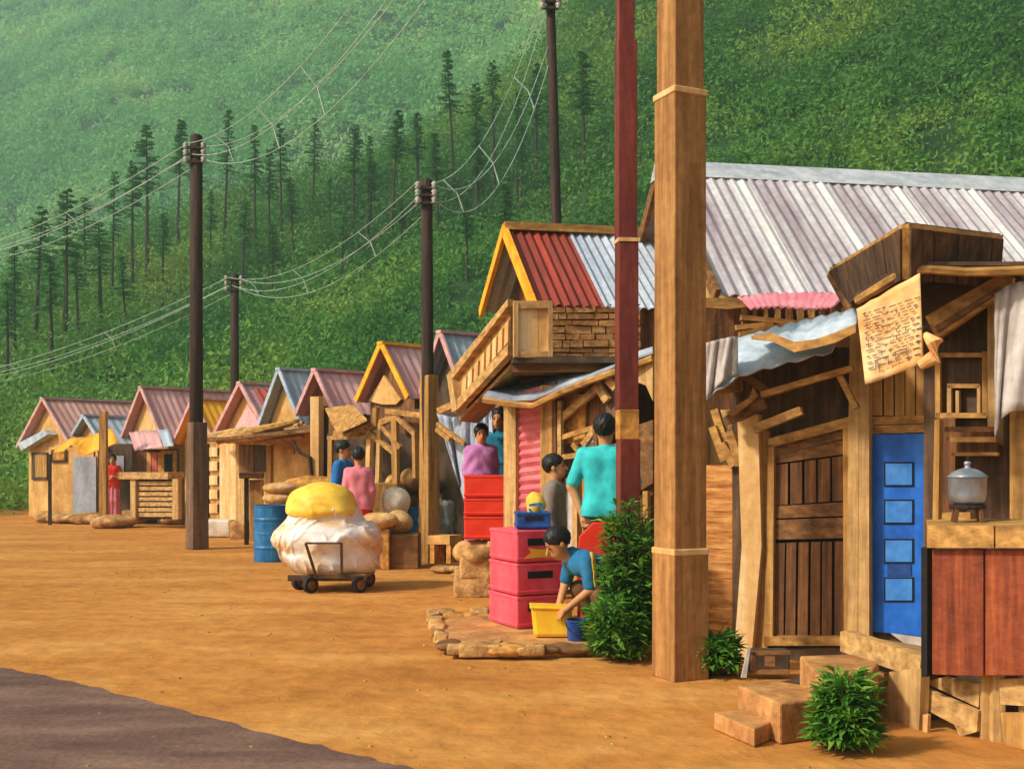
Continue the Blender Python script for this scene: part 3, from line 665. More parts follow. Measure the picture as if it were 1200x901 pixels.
H7 = hut('gabled_hut', 'narrow blue-grey roofed hut squeezed beside the outdoor stair', 507, 516, 391, 470, 556, 18.0, 35, 'greyroof', 'trim_pink', 'shade', extraL=.2, wmin=.7)
# ------------------------------------------------------------ clutter in front of the huts, left end
fp = VP(60, 26.2, 205, 25.4)
mb = MB(); pts = [(62,530),(70,522),(84,514),(103,513),(131,503),(139,518),(120,527),(99,535),(92,527),(84,521),(72,527)]
a = [fp.at(*p) for p in pts]
def drape(mb, pl, top, bot, d0, d1, n=10):
    """sheet between two pixel polylines; top lies d0 behind the plane, bottom d1 before it"""
    def smp(l, t):
        x = t*(len(l)-1); i = min(int(x), len(l)-2); f = x-i; return (l[i][0]*(1-f)+l[i+1][0]*f, l[i][1]*(1-f)+l[i+1][1]*f)
    n0 = len(mb.v); R = 4; mb.uv = mb.uv or {}
    for j in range(R+1):
        v = j/R
        for i in range(n+1):
            a = smp(top, i/n); b = smp(bot, i/n); p = pl.at(a[0]*(1-v)+b[0]*v, a[1]*(1-v)+b[1]*v, -d0*(1-v)+d1*v)
            p = p+Vector((0,0,.012*math.sin(i*2.1+j))); mb.uv[len(mb.v)] = (i*.2, v); mb.v.append(p)
    for j in range(R):
        for i in range(n):
            q = n0+j*(n+1)+i; mb.f.append((q,q+1,q+n+2,q+n+1))
    return mb
def drape_thing(name, label, cat, pl, top, bot, d0, d1, m, n=12, solid=.015, smooth=True, group=None):
    mb = drape(MB(), pl, top, bot, d0, d1, n); c = sum(mb.v, Vector())/len(mb.v); t = None
    o = mb.build(name, m, None, smooth=smooth, solid=solid)
    for v in o.data.vertices: v.co -= c
    o.location = c; return tag(o, label, cat, group)
drape_thing('yellow_awning', 'crumpled bright yellow awning over the grey door of the small hut', 'awning', fp, [(66,526),(84,513),(104,512),(131,502)], [(63,530),(74,529),(84,521),(99,534),(139,519)], .5, .1, 'yellowroof', 24)
drape_thing('tin_awning', 'small pink awning sheet with a grey end over the shop window', 'awning', VP(150,25.9,208,25.3), [(151,507),(165,505),(184,504)], [(158,528),(172,526),(192,524)], .45, .2, 'pinkroof', 12)
drape_thing('tin_awning', 'blue-grey tin strip at the end of the small pink awning', 'awning', VP(150,25.9,208,25.3), [(184.5,504),(198,502.5)], [(192.5,524),(204,522)], .45, .2, 'greyroof', 4)
def post(name, label, px, ytop, ybase, w, m, zb=0.0, lean=0, group=None, w2=None, cat='post', Y=None, rz=0):
    b = G(px, ybase, zb) if Y is None else XG(px, Y, zb)
    Y = b.y; top = P(px+lean, ytop, Y); mb = MB(); mb.beam(b, top, w, w2 or w, up=(math.sin(rz),math.cos(rz),0), jit=.08)
    o = mb.build(name, m, None, bevel=.01)
    for v in o.data.vertices: v.co -= b
    o.location = b; return tag(o, label, cat, group)
post('wooden_post', 'tall ochre post standing before the yellow awning', 121.5, 482, 604, .16, 'ochre_v', Y=25.2)
post('wooden_post', 'thin dark post holding the left end of the yellow awning', 58.5, 532, 612, .07, 'pole_dark', Y=26.0)
# ledge stones
for i, (px, yb, rx, rz) in enumerate(((48,611,.3,.16),(72,612,.42,.13),(98,613,.40,.15),(122,618,.36,.16),(146,612,.45,.18),(172,611,.40,.16),(198,613,.3,.13))):
    g_ = G(px, yb+2); blob('boulder', ['low tan stone at the foot of the farthest hut','flat tan stone in front of the thin dark post','flat tan stone below the grey door','jutting tan stone at the foot of the tall ochre post','large tan stone below the woman in red','tan stone below the slatted counter','small tan stone beside the dark utility pole'][i], 'stone', (g_.x, g_.y+.5, rz*.75), (rx*1.25, .45, rz), 'stone', 'stones along the foot of the huts', .18, 5, i, h=.045)
# slatted counter
fp = VP(157, 25.2, 215, 24.3); t = thing('shop_counter', 'slatted tan shop counter under the small pink awning', 'counter', XG(186, 24.8))
mb = MB(); rect(mb, fp, 156, 553, 216, 561, .45, -.3); mb.build('counter_top', 'tan_h', t)
for a, b in ((157,163),(206,213)): mb = MB(); rect(mb, fp, a, 561, b, 608, .1); mb.build('leg', 'tan_v', t)
mb = MB(); planks(mb, fp, [(164,563),(206,563),(206,606),(164,606)], 7, .04, -.02, False, .2, .03); mb.build('front_slats', 'tan_h', t)
mb = MB(); rect(mb, fp, 163, 561, 207, 608, .03, -.08); mb.build('dark_backing', 'dark', t)
# stone block by the pole, stool-table, drum, sacks
mb = MB(); fp = VP(243, 20.6, 292, 20.0); b = G(268, 630)
o = blob('concrete_block', 'pale block lying right of the dark utility pole', 'block', (G(258,629).x, G(258,629).y, .17), (.28,.25,.18), 'white_sack', None, .05, 7, 2, h=.03, box=True)
o = blob('concrete_block', 'rounded tan block beside the mushroom-topped stand', 'block', (G(282,631).x, G(282,631).y+.1, .15), (.2,.22,.17), 'stone', None, .12, 7, 5, h=.03, box=True)
t = thing('display_stand', 'small stand with a dark flat top and brown panel behind the blue drum', 'stand', G(291, 640))
b = G(291, 640); mb = MB(); c = P(295, 557, b.y); mb.box((c.x, c.y, c.z), (.42,.5,.1), .2); mb.build('top', 'brown_h', t, bevel=.02)
mb = MB(); mb.beam(G(289,638), P(289,560,b.y), .07, .07, jit=.1); mb.build('leg', 'pole_dark', t)
mb = MB(); fp = Plane(b+Vector((0,.1,0)), (0,-1,0)); rect(mb, fp, 293, 562, 309, 634, .05); mb.build('panel', 'ochre_v', t)
def drum(label, px, ybase, r, h, group='blue drums', Y=None):
    b = G(px, ybase) if Y is None else XG(px, Y); t = thing('oil_drum', label, 'drum', b, group); z = 0
    prof = [(r*.98,0),(r,.02)]
    for k in range(1,4):
        zc = h*k/4; prof += [(r,zc-.03),(r*1.04,zc),(r,zc+.03)] if k != 2 else [(r,zc-.02),(r*1.02,zc),(r,zc+.02)]
    prof += [(r,h-.03),(r*1.03,h-.015),(r*1.03,h),(r*.95,h),(r*.95,h-.025),(.01,h-.025)]
    MB().lathe(b, prof, 28).build('barrel', 'drum', t, smooth=False)
    MB().lathe(b+Vector((r*.5,0,h-.025)), [(.035,0),(.035,.02),(.001,.02)], 10).build('bung', 'pole_dark', t)
drum('blue steel drum beside the wrapped load on the cart', 319, 657, .27, .84)
drum('blue drum half hidden behind the pale wooden pole sleeve', 487, 640, .2, .78, Y=17.3)
fp = None
for i, (px, py, rx, rz, Yd, m, lb) in enumerate(((327,584,.26,.10,17.6,'sack','small tan sack lying on top beside the blue drum, lower of two'),(328,572,.26,.09,17.6,'sack','small tan sack lying uppermost beside the blue drum'),
      (368,572,.62,.2,18.4,'ochre','brown bundle slumped behind the yellow top of the load'),(463,590,.22,.25,16.3,'white_sack','upright white sack under the hut posts'),(446,610,.27,.13,15.4,'sack','brown sack lying on its side right of the wrapped load'),
      (467,612,.22,.17,15.7,'sack','marked tan sack standing on the dark crate'),(462,571,.16,.22,17.8,'tan','tan bundle behind the upright white sack'),(481,562,.17,.2,17.6,'stone','stacked tan bundle beside the pale pole sleeve'))):
    c = P(px, py, Yd); blob('sack', lb, 'sack', c, (rx,.2,rz), m, None, .09, 6, i*1.7, h=.024, flat=False)
# supports below floating sacks: benches and crates
def crate_box(name, label, cat, x0, y0, x1, y1, Y, depth, m, parent=None, bottom=None, bevel=.012, rz=0):
    a = P(x0, y0, Y); b = P(x1, y1, Y); zb = b.z if bottom is None else bottom
    mb = MB(); c = ((a.x+b.x)/2, Y+depth/2, (a.z+zb)/2); mb.box(c, (abs(b.x-a.x), depth, a.z-zb), rz)
    o = mb.build(name, m, parent, bevel=bevel)
    if parent is None:
        cc = Vector((c[0], c[1], zb)); 
        for v in o.data.vertices: v.co -= cc
        o.location = cc; tag(o, label, cat)
    return o
crate_box('wooden_box', 'low ochre plank bench holding the small sacks', 'bench', 304, 592, 400, 600, 17.3, .7, 'ochre_v', bottom=0)
crate_box('wooden_box', 'dark brown crate standing under the marked sack', 'crate', 457, 626, 490, 657, 15.4, .5, 'brown_h', bottom=0)
crate_box('wooden_box', 'tan board bin standing behind the reclining brown sack', 'bin', 430, 566, 466, 640, 16.9, .6, 'ochre_v', bottom=0)
crate_box('wooden_box', 'plain ochre box under the sack lying on its side', 'crate', 428, 620, 456, 657, 15.3, .4, 'ochre', bottom=0)
crate_box('wooden_box', 'tall tan box holding the stacked tan bundles', 'crate', 452, 582, 490, 640, 17.6, .4, 'brown_v', bottom=0)
# stick canopy
fp = VP(240, 21.6, 372, 19.6); t = thing('stick_canopy', 'rough canopy of ochre sticks and bark above the drum', 'canopy', XG(300, 20.8))
for k in range(16):
    x0 = 243+random.uniform(0,35); x1 = random.uniform(320,366); y0 = 518-random.uniform(0,8); y1 = 496+random.uniform(0,18)-(4 if k % 2 else 0)
    mb = MB(); o_ = random.uniform(-.7,.35); a = fp.at(x0,y0,o_); b = fp.at(x1,y1,o_+random.uniform(-.1,.1)); m_ = a.lerp(b,.5)+Vector((0,0,random.uniform(-.05,.05)))
    mb.tube([a,m_,b], [.05,.075,.035], 6); mb.build('stick', random.choice(['ochre_h','brown_h','tan_h']), t)
mb = MB(); q0 = [fp.at(242,517,.3),fp.at(366,506,.3),fp.at(364,500,-.7),fp.at(245,512,-.7)]; mb.ext(q0, (0,0,.05)); mb.build('matting', 'brown_h', t)
post('wooden_post', 'tall pale square post with a shaded side by the tilted ochre board', 371.5, 465, 600, .17, 'cream', Y=18.9, rz=.3)
post('wooden_post', 'dark brown post whose colour gives the pale square post a shaded side', 380, 476, 600, .13, 'pole_dark', Y=19.1)  # dark colour imitates the shaded side of the pale post
t = MB(); b = P(363,520,18.7); t.tube([P(341,517,18.9),P(352,530,18.85),P(363,536,18.8),P(365,560,18.8),P(362,580,18.8),P(362,610,18.8)], .035, 7)
o = t.build('drain_pipe', 'pole_dark'); tag(o, 'bent dark pipe hanging under the stick canopy', 'pipe')
# tilted board, doorway, braces around hut six
fp = VP(380, 18.2, 480, 16.8)
mb = MB(); q0 = [fp.at(381,478),fp.at(413,474),fp.at(430,491,.3),fp.at(395,507,.35)]; mb.ext(q0, (0,0,-.03)); o = mb.build('tilted_board', 'ochre_h'); tag(o, 'large tilted ochre board hung above the couple', 'board')
t = thing('porch_frame', 'rickety timber porch frame with diagonal braces under the yellow-edged gable', 'porch', XG(450, 17.4))
dk = VP(384, 18.9, 500, 17.9)
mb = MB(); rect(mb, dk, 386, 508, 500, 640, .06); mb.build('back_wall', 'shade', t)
for i, s in enumerate(((405,513,471,485,.1),(416,505,470,488,.07),(434,505,431,590,.09),(446,497,443,575,.08),(463,490,464,570,.12),(433,507,462,530,.07),(448,500,470,525,.07),(486,505,487,560,.07),(466,489,487,509,.07),(453,482,497,487,.08),(388,515,388,600,.1),(385,513,432,512,.06),(392,508,404,512,.1),(440,478,440,500,.1))):
    mb = MB(); stick(mb, fp, s[0],s[1],s[2],s[3], s[4], .07, off=.003*i); mb.build('brace' if i > 2 else 'beam', ['tan_v','ochre_v','tan'][i % 3] if abs(s[2]-s[0]) < 12 else 'ochre_h', t)
mb = MB(); plate(mb, fp, [(478,512),(500,520),(500,480),(470,478)], .03, -.25); mb.build('side_board', 'brown_v', t)
# ------------------------------------------------------------ utility poles
def insulators(t, c, n, w, dz=.2):
    for k in range(n):
        z = c.z-k*dz; mb = MB(); mb.beam((c.x-w,c.y-.1,z), (c.x+w,c.y-.1,z), .04, .04); a = mb.build('cross_arm', 'pole_dark', t)
        for s in (-1,1):
            MB().lathe((c.x+s*w,c.y-.1,z-.02), [(.02,0),(.05,.02),(.03,.05),(.05,.08),(.02,.11)], 10).build('insulator', 'insul', a, smooth=True)
def uppole(label, px, ytop, ybase, r, Y, sleeve=None, lean=0, rtop=.7, arm=None):
    b = XG(px, Y); tp = P(px+lean, ytop, Y); t = thing('utility_pole', label, 'utility pole', b, 'utility poles')
    mb = MB(); mb.tube([b, b.lerp(tp,.5), tp, tp+Vector((0,0,.03))], [r, r*(1+rtop)/2, r*rtop, r*rtop*.6], 12); mb.build('shaft', 'pole_dark', t, smooth=True)
    if sleeve:
        x0, x1, yt, m1, rz, w = sleeve; mb = MB(); c = XG((x0+x1)/2, Y); z1 = P(0, yt, Y).z
        mb.box((c.x, c.y, z1/2), (w, w, z1), rz, .86); mb.build('sleeve', m1, t, bevel=.015)
    if arm: insulators(t, P(px+lean, ytop+arm[1], Y), arm[0], arm[2], arm[3])
    return t
uppole('dark utility pole with a weathered sleeve standing in the street left of the blue drum', 230, 160, 643, .12, 18.9, (217,245,495,'pole_grey',.7,.30), 0, .85, (3,15,.15,.12))
uppole('slim dark utility pole rising above the huts left of centre', 275, 322, 560, .12, 27, None, 0, .8, (3,6,.18,.13))
uppole('dark utility pole on a pale square sleeve near the grey tarpaulin', 502, 212, 658, .1, 16.3, (490,516,440,'ochre_v',.75,.235), -2, .85, (3,10,.12,.11))
uppole('tall thin dark utility pole rising behind the red-roofed house', 663, -4, 400, .085, 16.6, None, -18, .8, (2,9,.12,.1))
# wires
wires = []
def wire(a, b, sag, label, n=28, r=.008):
    pts = [Vector(a).lerp(Vector(b), i/n)-Vector((0,0,sag*4*(i/n)*(1-i/n))) for i in range(n+1)]
    mb = MB().tube(pts, r, 5); o = mb.build('wire', 'wire'); tag(o, label, 'wire', 'overhead wires'); return pts
def spacers(pa, pb, ks, label):
    for k in ks:
        a, b = pa[k], pb[k]; m_ = a.lerp(b,.5)+Vector((.06,0,.03)); o = MB().tube([a,m_,b], .011, 5).build('wire_spacer', 'wire'); tag(o, label, 'spacer', 'wire spacers')
pA = P(230,175,18.9); pB = P(275,330,27); pC = P(500,222,16.3); pD = P(645,12,16.6); top_big = Vector((.9,7.75,7.6))
def span(a, b, sag, label, offs, ks, lab2, r=.008):
    L = [wire(a+Vector(o), b+Vector(o), sag*(1+.12*i), label, r=r) for i, o in enumerate(offs)]
    spacers(L[0], L[-1], ks, lab2)
OF = [(-.15,0,.1),(.15,0,.05),(-.1,0,-.08),(.15,0,-.18)]
span(P(-60,300,34), pA, .35, 'pale wire running from the tall left pole out to the left', OF, (8,18), 'small pale spacer on the wires left of the tall left pole', .009)
span(pA, top_big, .9, 'pale wire climbing right from the tall left pole', OF, (4,9,13), 'small pale spacer on the wires climbing from the tall left pole', .0055)
span(P(-80,450,40), pB, .4, 'pale wire running from the slim pole out to the left', OF, (10,19), 'small pale spacer on the low wires at the left', .009)
span(pB, pC, .5, 'pale wire between the slim pole and the pole on the pale sleeve', OF, (4,13,22), 'small pale spacer on the wires in the middle of the hillside', .0062)
span(pC, pD, .8, 'pale wire climbing from the pale-sleeved pole to the tall thin pole', OF, (6,14,22), 'small pale spacer on the steep wires below the tall thin pole', .0055)
# ------------------------------------------------------------ balcony house with red roof
ZV = Vector((0,0,1))
th = math.radians(12); ct, st = math.cos(th), math.sin(th); Y0 = 13.0
A = XG(596, Y0); g = Vector((-st, ct, 0)); rd = Vector((ct, st, 0)); zr = EYE+(HZ-270)/FP*Y0; W = 1.5
ztl = P(0,366,Y0+ct*W).z; zf = P(0,358,Y0-ct*W).z; Lr = 2.05
bh = t = thing('balcony_house', 'two-storey timber house with a half red, half grey tin roof and an outdoor stair', 'house', A)
def slope(a, d, s0, s1, nm, m, waves, amp=.018, off=0, par=None, bow=0):
    mb = MB(); n = (d-a).cross(rd).normalized(); n = n if n.z > 0 else -n
    mb.corr(a+rd*s0+n*off, a+rd*s1+n*off, d+rd*s1+n*off, d+rd*s0+n*off, waves, amp, 4, bow=bow); return mb.build(nm, m, par or t, solid=.012)
a = A+ZV*zr; dn = A-g*W+ZV*zf; df = A+g*W+ZV*ztl
slope(a, dn, 0, .72, 'roof_sheet', 'redroof', 7); slope(a, dn, .725, Lr, 'roof_sheet', 'greyroof', 13); slope(a, df, 0, Lr, 'roof_sheet', 'greyroof', 14)
mb = MB(); mb.beam(a-rd*.06+ZV*.04, a+rd*Lr+ZV*.04, .2, .09); mb.build('ridge_board', 'ochre_h', t)
for d in (dn, df):
    mb = MB(); mb.beam(a-rd*.05, d-rd*.05+(d-a)*.02, .05, .13, up=rd.cross(d-a)); mb.build('bargeboard', 'yellow', t)
iw = W*.93; zw = EYE+(HZ-420)/FP*11.6
hx = .32
mb = MB(); wl = A+rd*hx
mb.ext([wl+g*iw+ZV*zw, wl-g*iw+ZV*zw, wl-g*iw+ZV*(zf+.04), wl+ZV*(zr-.06), wl+g*iw+ZV*(ztl+.04)], rd*(Lr-hx-.05)); mb.build('upper_wall', 'brown_v', t)
mb = MB(); wl2 = A+rd*(hx-.03); mb.ext([wl2-g*iw*.2+ZV*(zf), wl2-g*iw*.88+ZV*zf, wl2-g*iw*.88+ZV*(zf+.1), wl2-g*iw*.2+ZV*(zr-.5)], rd*.02); mb.build('gable_board', 'tan_v', t)
mb = MB(); mb.ext([wl2-rd*.02-g*iw*.42+ZV*(zf+.02), wl2-rd*.02-g*iw*.68+ZV*(zf+.02), wl2-rd*.02-g*iw*.68+ZV*(zf+.38), wl2-rd*.02-g*iw*.42+ZV*(zf+.38)], rd*.02); f = mb.build('window', 'blue', t)
mb = MB(); mb.ext([wl2-rd*.04-g*iw*.46+ZV*(zf+.05), wl2-rd*.04-g*iw*.64+ZV*(zf+.05), wl2-rd*.04-g*iw*.64+ZV*(zf+.34), wl2-rd*.04-g*iw*.46+ZV*(zf+.34)], rd*.015); mb.build('pane', 'black', f)
# rough brick face on the near side
side = Plane(A-g*iw, Vector((st,-ct,0)))
mb = MB(); rect(mb, side, 643, 357, 752, 419, .03, .02); bw = mb.build('brick_wall', 'mortar', t)
mb = MB()
yy = 360.5
while yy < 416:
    hh = random.uniform(4.2, 9.5); x = 644-random.uniform(0,14)
    while x < 750:
        wv = random.uniform(9,34); x1 = min(x+wv, 751); xx = max(x, 644); j_ = lambda: random.uniform(-.9,.9)
        if x1-xx > 3: plate(mb, side, [(xx,yy+j_()),(x1-1.4,yy+j_()),(x1-1.4+j_()*.5,min(yy+hh-1.3+j_(),418)),(xx+j_()*.4,min(yy+hh-1.3+j_(),418))], .02, .055+random.uniform(0,.03))
        x = x1
    yy += hh
mb.build('brick_courses', 'brick', bw)
# balcony box, floor and stair
bal = VP(603, 11.15, 645, 11.2)
mb = MB(); planks(mb, bal, [(604,362),(643,362),(643,414),(604,414)], 3, .04, 0, True, .02, .004); mb.build('balcony_panel', 'cream', t)
for s in ((601,354,645,363),(601,413,645,420)):
    mb = MB(); rect(mb, bal, *s, .09, -.01); mb.build('balcony_rail', 'tan_h', t)
for x in (601,641): mb = MB(); rect(mb, bal, x, 356, x+5, 419, .08, .01); mb.build('balcony_post', 'tan_v', t)
mb = MB(); zfl = P(0,419,11.2).z; q = [XG(601,11.1), XG(760,11.1), XG(760,13.6), XG(575,14.3)]; mb.ext([Vector((p.x,p.y,zfl-.06)) for p in q], (0,0,.06)); mb.build('balcony_floor', 'dark', t)  # dark colour carries the shadow under the balcony
for k in range(6):
    mb = MB(); y = 11.3+k*.4; mb.beam((XG(600,y).x, y, zfl-.1), (XG(760,y).x, y, zfl-.1), .06, .08); mb.build('joist', 'brown_h', t)
stp = VP(533, 12.5, 603, 11.3)
def par(mb, pts, th_=.05, off=0): return plate(mb, stp, pts, th_, off)
mb = MB(); par(mb, [(603,351),(603,359),(536,446),(531,440)], .08, .02); mb.build('stair_rail', 'tan_h', t)
mb = MB(); par(mb, [(603,404),(603,416),(540,484),(536,476)], .08, .02); mb.build('stair_rail', 'tan_h', t)
mb = MB(); par(mb, [(531,440),(537,443),(543,480),(537,483)], .08, .03); mb.build('stair_post', 'tan_v', t)
mb = MB(); par(mb, [(601,362),(601,404),(541,474),(537,446)], .03, .0); mb.build('stair_panel', 'ochre_h', t)
for k in range(8):
    u = (k+.5)/8; x = 541+u*57; yt = 443-u*76+8; yb = 470-u*66
    mb = MB(); par(mb, [(x,yt),(x+4.4,yt-4.5),(x+3.6,yb-7),(x-1,yb-2)], .03, .03); mb.build('baluster', 'cream', t)
mb = MB()
for k in range(9):
    u = (k+.5)/9; p = stp.at(603-u*66, 412+u*66); d2 = Vector((.25,1,0)).normalized()
    mb.box8([p+Vector(v)+d2*w_ for w_, v in ((0,(-.09,0,-.03)),(0,(.09,0,-.03)),(.75,(.09,0,-.03)),(.75,(-.09,0,-.03)),(0,(-.09,0,.02)),(0,(.09,0,.02)),(.75,(.09,0,.02)),(.75,(-.09,0,.02)))])
mb.build('stair_treads', 'brown_h', t)
mb = MB(); a_ = stp.at(603,418); b_ = stp.at(538,486); d2 = Vector((.25,1,0)).normalized(); mb.ext([a_-ZV*.03, b_-ZV*.03, b_+d2*.8-ZV*.03, a_+d2*.8-ZV*.03], (0,0,-.04)); mb.build('stair_soffit', 'ochre_h', t)
# ground floor recessed wall and shop front under the balcony
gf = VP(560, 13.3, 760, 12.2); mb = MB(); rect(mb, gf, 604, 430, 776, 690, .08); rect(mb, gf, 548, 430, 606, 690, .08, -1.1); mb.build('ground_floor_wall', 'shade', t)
sf = VP(566, 12.3, 765, 10.6)
shop = t = thing('timber_shop', 'open timber shop front with a pink shutter under a blue-grey tin awning', 'shop', XG(640, 11.6))
for x0, x1, y0, y1, m in ((598,612,468,690,'tan_v'),(641,655,452,690,'ochre_v'),(655,659,448,690,'brown_v'),(678,684,560,690,'tan_v'),(690,696,545,690,'ochre_v')):
    mb = MB(); rect(mb, sf, x0, y0, x1, y1, .1, random.uniform(0,.02)); mb.build('post', m, t)
mb = MB(); rect(mb, gf, 578, 470, 604, 690, .04, -.9+.0); mb.build('inner_wall', 'tan_v', t)
for x0, x1, m in ((568,577,'ochre_v'),(583,589,'tan_v')): mb = MB(); rect(mb, gf, x0, 462, x1, 690, .08, -.75); mb.build('post', m, t)
n_ = 17; mb = MB(); 
A0, B0, C0, D0 = sf.at(612,460,.0), sf.at(641,452,.0), sf.at(641,632,.0), sf.at(612,632,.0)
prs = []
for k in range(n_*4+1):
    v = k/(n_*4); prs.append((A0.lerp(D0,v), B0.lerp(C0,v)))
for k, (l, r) in enumerate(prs):
    o = sf.n*(.014*math.sin(k*math.pi/2)+.05); mb.v += [l+o, r+o]
for k in range(len(prs)-1): mb.f.append((2*k,2*k+1,2*k+3,2*k+2))
mb.build('pink_shutter', 'pink_shutter', t, solid=.012)
for s in ((655,462,688,520,'ochre',-.06),(686,440,722,500,'brown_v',-.1),(684,500,700,548,'tin',-.12),(655,556,700,690,'brown_v',-.12),(700,520,745,700,'cloth_grey',-.14),(664,560,676,690,'cloth_white',-.05),(712,452,724,495,'pole_grey',-.02)):
    mb = MB(); rect(mb, sf, *s[:4], .03, s[5]); mb.build('junk_board', s[4], t)
for s in ((655,493,700,455,.07),(655,514,700,500,.05),(656,536,702,530,.05),(684,522,700,500,.06),(698,500,700,524,.05),(672,520,690,545,.05),(664,462,690,452,.05),(700,450,712,470,.09),(712,445,722,455,.08),(657,470,657,535,.05)):
    mb = MB(); stick(mb, sf, *s[:4], s[4], .05, off=.06+random.uniform(0,.03)); mb.build('loose_batten', random.choice(['ochre_h','tan_h','brown_h']), t)
mb = MB(); fr = [P(566,463,11.5),P(600,468,11.4),P(625,470,11.3),P(655,455,11.1),P(690,441,10.9),P(726,428,10.7),P(765,414,10.5)]; bk = [P(586,452,12.4),P(612,451,12.3),P(640,443,12.2),P(660,436,12.1),P(700,428,11.9),P(730,418,11.8),P(765,405,11.7)]
mb.uv = {}
for j in range(4):
    for i in range(7):
        v = j/3; p = bk[i].lerp(fr[i], v)+Vector((0,0,.02*math.sin(i*1.9+j*1.3))); mb.uv[len(mb.v)] = (i*.3,v); mb.v.append(p)
for j in range(3):
    for i in range(6): q = j*7+i; mb.f.append((q,q+1,q+8,q+7))
mb.build('tin_awning', 'greyroof', t, solid=.02)
mb = MB(); mb.tube([p-ZV*.05 for p in fr], .035, 6); mb.build('awning_pole', 'ochre_h', t)
mb = MB(); b = XG(590,12.5); mb.ext([XG(556,12.6), XG(614,12.4), XG(618,14.2), XG(566,14.2)], (0,0,.38)); mb.build('raised_floor', 'brown_h', t)
for q_, m_, o_ in ((([(743,428),(768,425),(768,470),(760,452),(750,448),(743,462)]),'tan_v',.02),([(744,500),(768,492),(768,566),(744,580)],'brown_h',.0),([(743,580),(768,570),(768,720),(743,720)],'brown_v',-.06),([(756,575),(762,575),(762,640),(757,640)],'ochre_v',.03),([(720,520),(745,515),(745,720),(722,720)],'brown_v',-.16)):
    mb = MB(); plate(mb, sf, q_, .04, o_); mb.build('side_board', m_, t)
# grey tarpaulin hanging left of the shop
def wavy(name, label, cat, pl, top, bot, m, n=24, R=14, amp=.05, fr=3.0, solid=.012, group=None, off=0):
    def smp(l, t):
        x = t*(len(l)-1); i = min(int(x), len(l)-2); f = x-i; return (l[i][0]*(1-f)+l[i+1][0]*f, l[i][1]*(1-f)+l[i+1][1]*f)
    mb = MB(); mb.uv = {}
    for j in range(R+1):
        v = j/R
        for i in range(n+1):
            t_ = i/n; a = smp(top,t_); b = smp(bot,t_)
            o = amp*math.sin(t_*fr*6.28+v*1.7)*(0.3+.7*v)+amp*.4*math.sin(t_*fr*15+v*5)
            mb.uv[len(mb.v)] = (t_,v); mb.v.append(pl.at(a[0]*(1-v)+b[0]*v, a[1]*(1-v)+b[1]*v, off+o))
    for j in range(R):
        for i in range(n): q = j*(n+1)+i; mb.f.append((q,q+1,q+n+2,q+n+1))
    c = sum(mb.v, Vector())/len(mb.v); o = mb.build(name, m, None, smooth=True, solid=solid)
    for v in o.data.vertices: v.co -= c
    o.location = c; return tag(o, label, cat, group)
tp = VP(512, 14.2, 575, 13.4)
wavy('tarpaulin', 'grey tarpaulin draped below the outdoor stair beside the two women', 'tarpaulin', tp, [(512,484),(530,489),(548,486),(562,476),(575,468)], [(534,556),(545,590),(556,606),(568,612),(585,612)], 'tarp', amp=.07)
mb = MB(); rect(mb, VP(508,18.0,575,17.5), 506, 484, 574, 640, .05); o = mb.build('back_wall', 'shade'); tag(o, 'wall coloured as the dark opening behind the grey tarpaulin', 'wall')  # dark tone paints the dim opening beside the tarpaulin
for i, s in enumerate(((513,497,545,520,.05),(514,482,560,462,.08),(512,503,528,515,.06))):
    mb = MB(); stick(mb, VP(512,13.9,575,13.1), *s[:4], s[4], .05); o = mb.build('batten', 'ochre_h'); tag(o, ['lower loose batten sticking out of the grey tarpaulin','beam running from the pale pole sleeve up under the stair','short batten behind the pale pole sleeve'][i], 'batten')
# ------------------------------------------------------------ big tin-roofed building
th9 = math.radians(10); c9, s9 = math.cos(th9), math.sin(th9); rd = Vector((c9,s9,0)); g = Vector((-s9,c9,0)); A = XG(778,12.5); zr = P(0,195,12.5).z; L9 = 8.5
bb = t = thing('tin_roofed_building', 'big timber building under a wide galvanised tin roof', 'building', A)
a = A+ZV*zr; W9 = 1.85; ze = P(0,352,11.0).z; dn = A-g*W9+ZV*ze; df = A+g*W9+ZV*ze
for i in range(9):
    s0 = L9*i/9; s1 = L9*(i+1)/9; slope(a, dn, s0-.03, s1, 'roof_sheet', 'tinroof', 8, .013, .012*(i % 2)).location = (0,0,0)
slope(a, df, 0, L9, 'back_roof', 'tinroof', 70, .02)
mb = MB(); q = a-rd*.1+ZV*.02
mb.ext([q-g*.2-ZV*.17, q+g*.2-ZV*.17, q+ZV*.05], rd*(L9+.1)); mb.build('ridge_flashing', 'ridge_grey', t)
mb = MB(); mb.ext([A+g*1.6, A-g*1.6, A-g*1.6+ZV*(ze+.1), A+ZV*(zr-.15), A+g*1.6+ZV*(ze+.1)], rd*(L9-.3))
for k, v in enumerate(mb.v): mb.v[k] = v+rd*.2
mb.build('wall', 'tan_v', t)
for d in (dn, df): mb = MB(); mb.beam(a-rd*.06-ZV*.05, d-rd*.06, .05, .14, up=rd.cross(d-a)); mb.build('bargeboard', 'brown_h', t)
gw = Plane(A+rd*.2, rd)
for s, m, nm in (((744,285,767,338),'cream','gable_board'),((744,342,767,412),'tan_v','window')):
    mb = MB(); rect(mb, gw, *s, .04, .02); f = mb.build(nm, m, t)
    if nm == 'window': mb = MB(); rect(mb, gw, 750, 352, 761, 402, .02, .07); mb.build('pane', 'black', f)
